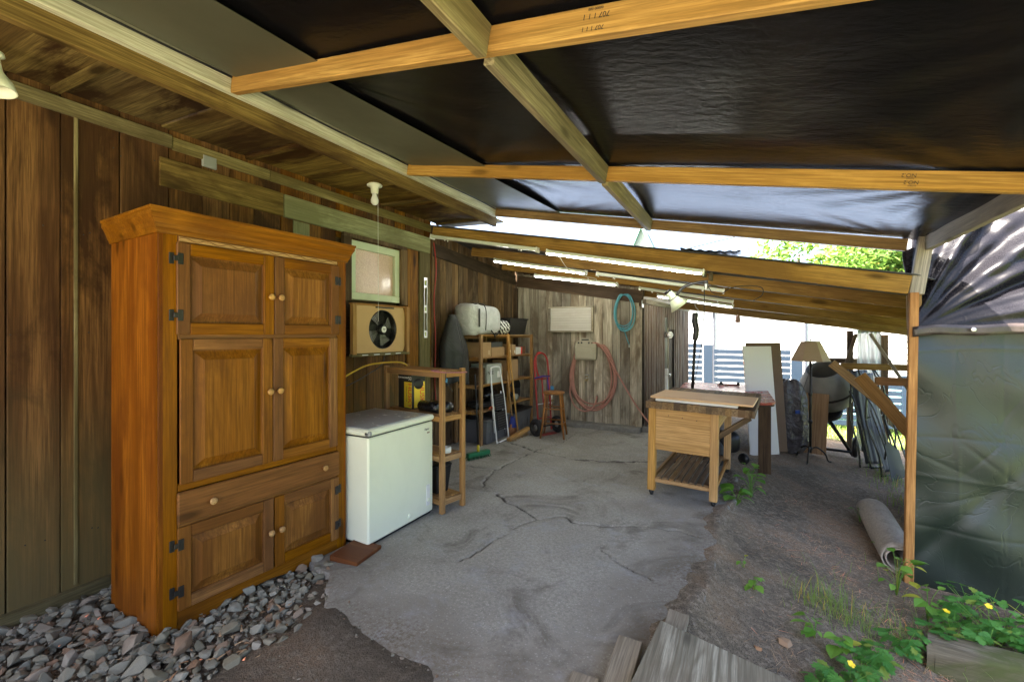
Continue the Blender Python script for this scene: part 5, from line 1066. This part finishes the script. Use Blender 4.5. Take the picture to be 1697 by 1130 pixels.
tag(box('grey_plank', None, W_brace('Y'), (-.475, 1.62, .03), (.11, 1.08, .045), (0, R(2), R(2))), 'short grey-brown plank beside the plywood ramp on the slab edge', 'plank')
tag(box('plank_offcut', None, W_brace('Y'), (-.325, 2.2, .036), (.10, .55, .04), (0, R(6), R(-2))), 'grey lumber offcut sticking out from under the plywood ramp', 'lumber')
tag(box('purple_grey_board', None, W_brace('Y'), (-.60, 1.48, .012), (.12, .80, .02), (0, 0, R(3))), 'flat dusty board on the slab next to the grey plank', 'plank')
def logm(u, v):
    a = 2 * math.pi * u; c, s_ = sup(math.cos(a), .55), sup(math.sin(a), .55); X = .90 + 1.6 * v
    return (X + .08 * (1 - v) * c * .4 * (v < .01), 3.33 + .12 * v + .105 * c + .006 * math.sin(a * 6 + v * 20), float(hgt(1.1)) + .09 + .09 * s_ - .05 * v)
tm = thing('old_timber', 'rotting grey timber half buried in the weeds', 'timber'); sheet('timber', tm, wood('rotten_timber', (.27, .24, .18), (.15, .13, .09), (.07, .085, .03), 'X', .9, .5, .8, .2, .1, .6), logm, 40, 30, 0)
V = [Vector(logm(k / 40, 0)) for k in range(40)]; link('end_grain', mesh([(.902, v.y, v.z) for v in V], [tuple(range(40))]), wood('timber_end', (.30, .29, .28), (.18, .17, .17), (.1, .08, .07), 'X', .8, .5, .8), tm)

# ---------------------------------------------------------------- shop lights under the lean-to
HOUS = plain('light_housing', (.66, .70, .58), .4, var=.03, bump=0)
def tube_glow():
    t = NT('lit_fluorescent'); return t.out((.9, .9, .88), .3, None, **{'Emission Color': (1, .98, .92), 'Emission Strength': 5.5})
GLOW = tube_glow()
def shop_light(a, b, lit, label):
    a, b = Vector(a), Vector(b); d = b - a; L_ = d.length
    t = thing('shop_light', label, 'light', a, 0, 'fluorescent shop lights under the lean-to'); t.rotation_euler = frame_of(d).to_euler()
    prism('housing', t, HOUS, [(-.045, .012), (-.04, .045), (.04, .045), (.045, .012)], L_, (0, 0, 0), Matrix(((0, 0, 1), (1, 0, 0), (0, 1, 0))), .002)
    for x in (.004, L_ - .004): box('end_cap', t, WHITE, (x, 0, .024), (.012, .094, .056), bev=.002)
    for x in (L_ * .15, L_ * .85):
        for s_ in (-1, 1): box('tube_holder', t, WHITE, (x, s_ * .03, .004), (.012, .012, .022), bev=.002)
    if lit:
        tube('tube', t, GLOW, [(.02, -.03, .004), (L_ - .02, -.03, .004)], .0075, 10)
for a, b, lit, lab in (((-3.38, 4.37, 2.645), (-1.98, 4.37, 2.365), 0, 'unlit shop light on the front beam nearest the wall corner'), ((-1.87, 4.37, 2.335), (-.35, 4.37, 2.025), 1, 'long bright shop light on the middle of the front beam'),
                       ((-3.05, 5.32, 2.475), (-1.76, 5.32, 2.225), 1, 'bright shop light on the second rafter nearer the brown planks'), ((-1.62, 5.32, 2.20), (-.225, 5.32, 1.93), 0, 'unlit shop light on the second rafter behind the clamp lamp'),
                       ((-2.85, 6.2, 2.36), (-1.60, 6.2, 2.16), 1, 'bright shop light on the third rafter above the vent cover'), ((-1.30, 6.2, 2.09), (-.16, 6.2, 1.865), 0, 'unlit shop light on the third rafter above the blue hose'), ((-1.24, 7.22, 2.07), (-.18, 7.22, 1.87), 1, 'bright shop light farthest back by the corrugated wall')):
    shop_light(a, b, lit, lab)
WIRE = plain('grey_wire', (.4, .38, .32), .5)
tag(tube('light_wire', None, WIRE, catmull([(-1.75, 4.40, 2.32), (-1.72, 4.6, 2.20), (-1.66, 4.9, 2.16), (-1.62, 5.3, 2.16), (-1.70, 5.3, 2.12), (-1.76, 5.4, 2.2)], 6), .004, 6), 'thin grey wire sagging between the shop lights', 'wire')
tag(tube('dark_wire', None, BLACK, catmull([(-.35, 4.7, 1.99), (-.30, 4.75, 1.90), (-.22, 4.72, 1.88), (-.15, 4.75, 1.93), (-.05, 4.8, 1.955), (.08, 4.85, 1.95), (.13, 4.85, 1.92), (.12, 4.85, 1.86), (.05, 4.9, 1.82)], 6), .004, 6), 'black lamp wires tangled under the lean-to rafters', 'wire')
dl = thing('clamp_lamp', 'pale green clamp lamp on a black arm under the front beam', 'lamp', (-.36, 4.58, 1.97))
SAGE = plain('sage_enamel', (.60, .66, .50), .35, var=.04, bump=0)
tube('arm', dl, BLACK, catmull([(.02, 0, .02), (-.07, 0, .01), (-.15, 0, -.01), (-.20, 0, -.04), (-.245, .0, -.10)], 6), .014, 10)
hd = lathe('head', dl, SAGE, [(.032, .10), (.034, .095), (.036, .02), (.05, .0), (.066, -.04), (.098, -.085), (.094, -.085), (.06, -.038), (.03, 0)], 28, (-.265, -.01, -.14), (0, R(-38), R(20)), caps=False); lathe('cap', dl, BLACK, [(0, .11), (.034, .108), (.035, .085), (.032, .085), (.0, .09)], 20, (-.265, -.01, -.14), (0, R(-38), R(20))); lathe('collar', dl, BLACK, [(.039, .0), (.043, .004), (.043, .014), (.039, .018)], 24, (-.265, -.01, -.14), (0, R(-38), R(20)), caps=False)
box('clamp', dl, IRON, (.02, .0, -.01), (.03, .05, .08)); box('clamp', dl, STEEL, (.02, -.03, -.03), (.02, .02, .05))
tp = thing('foam_handled_pole', 'black pole with a thick foam grip hanging beyond the red table', 'pole', (-.60, 6.1, 0)); tube('grip', tp, BLACK, catmull([(.02, 0, 1.76), (.012, 0, 1.66), (.03, 0, 1.55), (.015, 0, 1.42)], 6), [.03, .032, .036, .034, .032, .034, .036, .036, .036, .036, .036, .036, .036, .036, .036, .036, .034, .032, .03], 10); tube('rod', tp, IRON, [(.015, 0, 1.42), (-.02, 0, .72)], .018, 10); tube('hanger', tp, STEEL, catmull([(.02, 0, 1.76), (.05, 0, 1.80), (.02, .03, 1.84), (.0, .05, 1.9)], 5), .006, 6)
tag(tube('hanging_string', None, BLACK, [(-.37, 4.75, 1.93), (-.42, 5.3, 1.5), (-.60, 5.9, .74)], .004, 6), 'thin black string from the clamp lamp down to the table', 'string')
orn = thing('hanging_ornament', 'small brown ornament dangling under the far rafter', 'ornament', (-.12, 7.2, 1.72)); blob('body', orn, plain('ornament_brown', (.25, .15, .11), .6), lambda a, p: (.035 * math.sin(p) * math.cos(a) * (1.3 if p > 2 else .8), .02 * math.sin(p) * math.sin(a), .055 * math.cos(p)), 14, 10); tube('string', orn, BLACK, [(0, 0, .05), (0, 0, .20)], .002, 5); prism('wings', orn, plain('ornament_brown', (.25, .15, .11), .6), [(-.05, -.01), (0, .012), (.05, -.01), (0, -.02)], .008, (0, 0, -.045), (R(90), 0, 0))

# ---------------------------------------------------------------- beyond the lean-to: fence, neighbour's house, tree
NAVY = plain('navy_fence_paint', (.008, .019, .036), .5, var=.12, nsc=6)
fe = thing('slat_fence', 'navy blue horizontal slat fence in front of the white house', 'fence', (0, 11, -.35))
for i, (x0, x1, top) in enumerate(((-2.4, -.90, 1.62), (-.66, .80, 1.50), (1.03, 2.6, 1.0))):
    k = 0; z = .08
    while z < top: box('slat', fe, NAVY, ((x0 + x1) / 2, 0, z), (x1 - x0, .02, .098), bev=.002); z += .125
for x, h_ in ((-.78, 1.60), (.91, 1.3), (2.7, 1.05)): box('post', fe, NAVY, (x, .02, h_ / 2), (.19 if x < 0 else .2, .09, h_), bev=.004)
SID = plain('white_siding', (.5, .5, .49), .5, var=.02, bump=0)
nh = thing('white_house', "neighbour's white house with horizontal lap siding", 'house', (0, 13, -.5))
for k in range(22): box('siding_board', nh, SID, (.6, -.01, .08 + k * .14), (9.0, .022, .15), (R(-6), 0, 0), bev=.002)
box('wall', nh, SID, (.6, .62, 1.55), (9.0, 1.2, 3.1))
for x in (-.70, 1.30): box('corner_trim', nh, SID, (x - .09, -.045, 1.55), (.10, .03, 3.1)); 
GR = plain('dark_gap', (.03, .035, .05), .8)
for x in (-.78, 1.255): box('dark_gap_strip', nh, GR, (x, -.05, 1.55), (.045, .05, 3.1))  # dark strips painted in for the shade of the gaps beside the trims
V = [(-4.1, -.35, 3.08), (5.3, -.35, 3.08), (5.3, 1.6, 3.5), (-4.1, 1.6, 3.5)]; link('roof', mesh([(x, y_, z + dz) for dz in (0, .08) for x, y_, z in V], [(3, 2, 1, 0), (4, 5, 6, 7), (0, 1, 5, 4), (1, 2, 6, 5), (2, 3, 7, 6), (3, 0, 4, 7)]), SHIN, nh)
gh = thing('green_gable', 'far green-trimmed house gable seen over the lean-to beam', 'house', (-4.5, 24, 0)); GT_ = plain('green_trim', (.16, .33, .28), .6)
prism('wall', gh, plain('grey_gable', (.25, .27, .27), .8), [(-.9, 0), (.9, 0), (.9, 4.6), (0, 6.6), (-.9, 4.6)], 2.0, (0, 0, 0), (R(90), 0, 0))
beam('barge_board', gh, GT_, (-1.05, -2.05, 4.3), (0, -2.05, 6.72), .12, .2, up=(0, 1, 0)); beam('barge_board', gh, GT_, (1.05, -2.05, 4.3), (0, -2.05, 6.72), .12, .2, up=(0, 1, 0))
tag(tube('overhead_wire', None, BLACK, [(-3, 20, 4.9), (2, 19, 5.6), (8, 18, 7)], .02, 5), 'black overhead wire crossing the sky by the tree', 'wire')
def leaf_mat(name, c1, c2, tr=.35):
    t = NT(name); r = t.n('ShaderNodeNewGeometry').outputs['Random Per Island']; rn = t.n('ShaderNodeObjectInfo').outputs['Random']
    f = t.math('FRACT', t.math('ADD', r, rn)); b = t.mix(f, c1, c2); b = t.mix(t.math('GREATER_THAN', f, .93), b, (c2[0] * 2.2, c2[1] * 1.15, c2[2]))
    t.out(b, .5, None, **{'Specular IOR Level': .35}); tl = t.n('ShaderNodeBsdfTranslucent', {'Color': t.mix(.3, b, (.3, .5, .05))}); mxs = t.n('ShaderNodeMixShader', {0: tr}); t.t.links.new(t.b.outputs[0], mxs.inputs[1]); t.t.links.new(tl.outputs[0], mxs.inputs[2])
    t.t.links.new(mxs.outputs[0], t.t.nodes['Material Output'].inputs[0]); return t.m
TL = leaf_mat('tree_leaf', (.07, .15, .025), (.13, .22, .05)); BARK = plain('bark', (.10, .075, .055), .9, bump=.5)
def tree(name, loc, H_, R_, nl, seed, label, lsz):
    r = random.Random(seed); t = thing(name, label, 'tree', loc)
    limbs = [([(0, 0, 0), (.05, .02, H_ * .25), (.0, .08, H_ * .5), (.1, 0, H_ * .8)], [.2, .15, .10, .03])]; tips = []
    for k in range(11):
        a = r.uniform(0, 6.28); z0 = H_ * r.uniform(.25, .6); L_ = R_ * r.uniform(.6, 1.05); z1 = z0 + H_ * r.uniform(.08, .35); p1 = (L_ * .55 * math.cos(a), L_ * .55 * math.sin(a), (z0 + z1) / 2 + .2); p2 = (L_ * math.cos(a), L_ * math.sin(a), z1); limbs.append(([(0, 0, z0), p1, p2], [.07, .04, .012])); tips += [p1, p2, p2]
    tips.append((0, 0, H_ * .85)); tubes('trunk', t, BARK, limbs, 7)
    V, F = [], []
    cl_ = [(Vector(p) + Vector((r.gauss(0, .3), r.gauss(0, .3), r.gauss(0, .25)))) for p in tips for _ in range(5)]
    for _ in range(nl):
        c = r.choice(cl_); p = c + Vector((r.gauss(0, .28), r.gauss(0, .28), r.gauss(0, .22))); s = lsz * r.uniform(.6, 1.3); M = Euler((r.uniform(-.9, .9), r.uniform(-.9, .9), r.uniform(0, 6.28))).to_matrix(); o = len(V)
        for q in ((0, -1, 0), (.42, -.2, .10), (.32, .5, .05), (0, 1, -.1), (-.32, .5, .05), (-.42, -.2, .10)): V.append(p + M @ Vector(q) * s)
        F += [(o, o + 1, o + 2, o + 3), (o, o + 3, o + 4, o + 5)]
    link('crown', mesh(V, F), TL, t)
tree('broadleaf_tree', (1.3, 16.2, -.55), 5.6, 2.6, 9000, 4, 'leafy green tree rising behind the white house', .10)
tree('broadleaf_tree', (4.6, 15.6, -.55), 5.4, 2.6, 9000, 11, 'leafy green tree nearest the shiny black tarp', .12)
tag(box('turquoise_tank', None, plain('turquoise_paint', (.30, .55, .52), .5), (2.1, 11.6, .0), (1.4, .5, .75), bev=.05), 'pale turquoise tank standing on the grass beyond the mixer', 'tank')

# ---------------------------------------------------------------- weeds
LG = leaf_mat('weed_leaf', (.09, .24, .025), (.19, .37, .055), .3); LD = leaf_mat('buttercup_leaf', (.045, .18, .03), (.10, .28, .055), .3)
def ovate():
    V, F = [], []; n = 6
    for i in range(n + 1):
        t = i / n; w_ = .36 * math.sin(math.pi * (t ** .75)) ** .9 if 0 < i < n else .0; z = -.35 * (t - .35) ** 2 + .04
        V += [(-w_, t, z + .10 * w_ ** .5 * .6), (0, t, z - .02), (w_, t, z + .10 * w_ ** .5 * .6)]
    for i in range(n):
        for k in range(2): F.append((i * 3 + k, i * 3 + k + 1, i * 3 + 4 + k, i * 3 + 3 + k))
    return mesh(V, F)
def lobed(rnd):
    V = [(0, 0, 0)]; F = []
    for l, (a0, L_) in enumerate(((-58, .85), (0, 1.0), (58, .85))):
        o = len(V); prof = [(.10, .10), (.16, .35), (.36, .52), (.24, .60), (.34, .84), (.16, .80), (.10, 1.02), (0, .9), (-.10, 1.02), (-.16, .80), (-.34, .84), (-.24, .60), (-.36, .52), (-.16, .35), (-.10, .10)]
        for x, y_ in prof:
            x, y_ = x * L_, y_ * L_; a = R(a0); V.append((x * math.cos(a) + y_ * math.sin(a), -x * math.sin(a) + y_ * math.cos(a), -.16 * (x * x + y_ * y_) + .10 * abs(x)))
        c = len(V); a = R(a0); V.append((.5 * L_ * math.sin(a), .5 * L_ * math.cos(a), -.06))
        F += [(c, o + k, o + (k + 1) % 15) for k in range(15)]
    return mesh(V, F)
OV, LB = ovate(), [lobed(0)]
def weed(loc, n, hgt_, size, seed, label, kind='o', name='weed_plant', spread=.5, flowers=(), group=None):
    r = random.Random(seed); t = thing(name, label, 'plant', (loc[0], loc[1], float(hgt(loc[0])) - .005), 0, group); st_ = []
    me = OV if kind == 'o' else LB[0]; mat = LG if kind == 'o' else LD
    mkey = me.materials
    if not me.materials: me.materials.append(mat)
    for i in range(n):
        a = r.uniform(0, 6.28); h_ = hgt_ * r.uniform(.35, 1); d = spread * hgt_ * r.uniform(.25, 1)
        tip = Vector((d * math.cos(a), d * math.sin(a), h_)); st_.append((catmull([(0, 0, 0), (d * .35 * math.cos(a), d * .35 * math.sin(a), h_ * .65), tuple(tip)], 3), .0016))
        s = size * r.uniform(.45, 1.2); o = link('leaf', me, None, t, tip, (r.uniform(-.5, .25), r.uniform(-.35, .35), a - math.pi / 2 + r.uniform(-.5, .5))); o.scale = (s, s, s)
    for fx, fy, fz in flowers:
        st_.append(([(0, 0, 0), (fx * .6, fy * .6, fz * .6), (fx, fy, fz)], .0012))
        f = bpy.data.objects.new('flower', None); col.objects.link(f); f.parent = t; f.location = (fx, fy, fz); f.rotation_euler = (r.uniform(.2, .8), r.uniform(-.4, .4), 0)
        for k in range(5):
            o = link('petal', PET, PETM, f, (0, 0, 0), (0, 0, k * 2 * math.pi / 5)); o.scale = (.017,) * 3
    tubes('stem', t, LG, st_, 5); return t
PET = mesh([(0, 0, 0), (-.45, .5, .12), (-.35, .95, .2), (0, 1.05, .22), (.35, .95, .2), (.45, .5, .12)], [(0, 1, 2, 3), (0, 3, 4, 5)]); PETM = plain('buttercup_yellow', (.85, .62, .01), .35, var=.03, bump=0)
weed((-.09, 4.62), 13, .15, .14, 1, 'broad-leaved weed growing by the front corner of the bench'); weed((.03, 4.95), 22, .32, .10, 2, 'tall leafy weed growing between the bench and the red table', spread=.28)
weed((.04, 3.19), 7, .10, .055, 3, 'little seedling on the bare dirt near the slab edge'); weed((-.02, 3.42), 5, .08, .035, 4, 'tiny sparse seedling farther up the bare dirt')
weed((.33, 2.98), 10, .12, .075, 5, 'round-leaved weed in front of the grass tuft'); weed((.45, 2.95), 7, .12, .09, 6, 'broad weed leaves between the grass tuft and the plywood')
weed((.93, 4.05), 14, .30, .095, 7, 'leafy weed climbing at the foot of the front post', spread=.4); weed((1.04, 3.85), 12, .22, .09, 8, 'dense weed leaves right of the post foot', spread=.5)
weed((1.0, 4.75), 5, .15, .06, 12, 'small weed beside the rolled carpet end'); weed((.98, 5.5), 6, .16, .06, 13, 'small weed behind the rolled carpet')
for i, (x, y_, n_, h_, fl_, lb) in enumerate(((1.20, 3.50, 12, .22, (), 'buttercup clump between the timber end and the post weeds'), (1.40, 3.86, 13, .26, (), 'tall buttercup clump halfway along the tarp foot'), (1.52, 3.50, 13, .24, (), 'buttercup clump spilling over the middle of the timber'), (1.72, 3.62, 14, .28, (), 'buttercup clump nearest the picture corner'), (1.0, 3.45, 9, .16, (), 'low buttercup clump left of the timber end'), (.80, 3.28, 8, .12, (), 'sparse buttercup leaves between grass tuft and timber'), (.50, 2.78, 8, .11, (), 'buttercup leaves between the two rocks and the timber'), (1.10, 3.62, 10, .20, ((-.05, -.05, .24),), 'buttercup plant with one flower nearest the post'), (1.28, 3.70, 13, .24, ((-.02, -.05, .30),), 'buttercup plant with one flower by the green tarp'), (1.45, 3.62, 14, .26, (), 'flowerless buttercup clump behind the old timber'), (1.60, 3.80, 14, .28, ((-.02, -.02, .30),), 'buttercup plant with one flower at the tarp foot by the picture edge'), (1.30, 4.05, 9, .22, (), 'small buttercup clump tight against the tarp'), (1.62, 3.45, 13, .22, (), 'thick buttercup clump over the end of the old timber'), (.42, 2.60, 9, .12, ((.02, .06, .13),), 'low buttercup plant with one flower near the plywood'), (1.12, 3.42, 9, .18, (), 'buttercup leaves poking over the timber end'), (.62, 3.02, 8, .12, (), 'low buttercup leaves in front of the timber'), (.30, 2.52, 6, .08, (), 'flat buttercup leaves at the plywood corner'))):
    weed((x, y_), int(n_ * 1.8), h_, .074, 30 + i, lb, 'l', 'buttercup_plant', .75, fl_)
GRS = leaf_mat('grass_blade', (.13, .24, .035), (.28, .36, .09), .3); DRY = leaf_mat('dry_grass', (.36, .19, .10), (.58, .42, .26), .1)
def blades(name, n, fn, mat, hmin, hmax, w_, seed, lay=0):
    r = random.Random(seed); V, F = [], []
    for _ in range(n):
        x, y_ = fn(r); z = float(hgt(x)) - .006; h_ = r.uniform(hmin, hmax); a = r.uniform(0, 6.28); ln = r.uniform(.2, .9) * h_ + lay * h_; dx, dy = math.cos(a) * ln, math.sin(a) * ln; px_, py_ = -math.sin(a) * w_, math.cos(a) * w_; hz = h_ * (1 - lay); o = len(V)
        for q, s in ((0, 1), (.4, .9), (.75, .6)):
            V += [(x + dx * q * q - px_ * s, y_ + dy * q * q - py_ * s, z + hz * q), (x + dx * q * q + px_ * s, y_ + dy * q * q + py_ * s, z + hz * q)]
        V.append((x + dx, y_ + dy, z + hz * (.95 if not lay else .8))); F += [(o, o + 1, o + 3, o + 2), (o + 2, o + 3, o + 5, o + 4), (o + 4, o + 5, o + 6)]
    o = link(name, mesh(V, F), mat); tag(o, kind='stuff'); return o
blades('grass', 620, lambda r: r.choice(((r.gauss(.45, .11), r.gauss(3.36, .09)), (r.gauss(.48, .12), r.gauss(3.34, .1)), (r.gauss(.85, .22), r.gauss(3.45, .15)), (r.gauss(1.2, .35), r.gauss(3.75, .2)))), GRS, .05, .17, .0016, 3)
blades('dry_grass', 9000, lambda r: r.choice(((r.gauss(.75, .25), r.gauss(5.1, .7)), (r.gauss(.25, .3), r.gauss(4.0, .4)), (r.gauss(.8, .4), r.gauss(3.4, .4)), (r.uniform(-.25, 1.3), r.uniform(2.4, 6.5)))), DRY, .02, .08, .0013, 4, .88)
blades('lawn_grass', 7000, lambda r: (r.uniform(.2, 3.4), r.uniform(9.8, 12.6)), GRS, .05, .16, .004, 5); blades('frame_grass', 500, lambda r: (r.gauss(1.75, .2), r.gauss(7.0, .8)), GRS, .05, .16, .003, 6)
tag(blades('dead_leaves', 260, lambda r: (r.uniform(-3.3, -1.1), r.uniform(.9, 1.75)), DRY, .015, .04, .006, 7, .8), kind='stuff')
for i, (p0, p1, lb) in enumerate((((.22, 3.62), (.55, 3.50), 'thin pale twig lying on the dirt by the grass tuft'), ((.45, 3.46), (.70, 3.60), 'short pale stick crossing the twig on the dirt'))):
    z = lambda x: float(hgt(x)) + .012
    tag(tube('twig', None, W_ply('X'), [(*p0, z(p0[0])), ((p0[0] + p1[0]) / 2, (p0[1] + p1[1]) / 2 + .01, z((p0[0] + p1[0]) / 2) + .004), (*p1, z(p1[0]))], .005, 6), lb, 'twig')
for i, (x, y_, s, lb) in enumerate(((.18, 2.78, .05, 'tan rock half sunk in the dirt right of the plywood'), (.05, 2.62, .03, 'small orange-tan rock near the plywood edge'), (.33, 2.72, .022, 'small blue-grey pebble near the low buttercup'))):
    o = link('rock', stone_me[i * 3].copy(), plain('tan_rock%d' % i, ((.34, .22, .13), (.36, .19, .09), (.22, .26, .3))[i], .8), None, (x, y_, float(hgt(x)) + s * .1), (.2, .1, i)); o.data.materials.clear(); o.data.materials.append(bpy.data.materials['tan_rock%d' % i]); o.scale = (s,) * 3; tag(o, lb, 'rock')
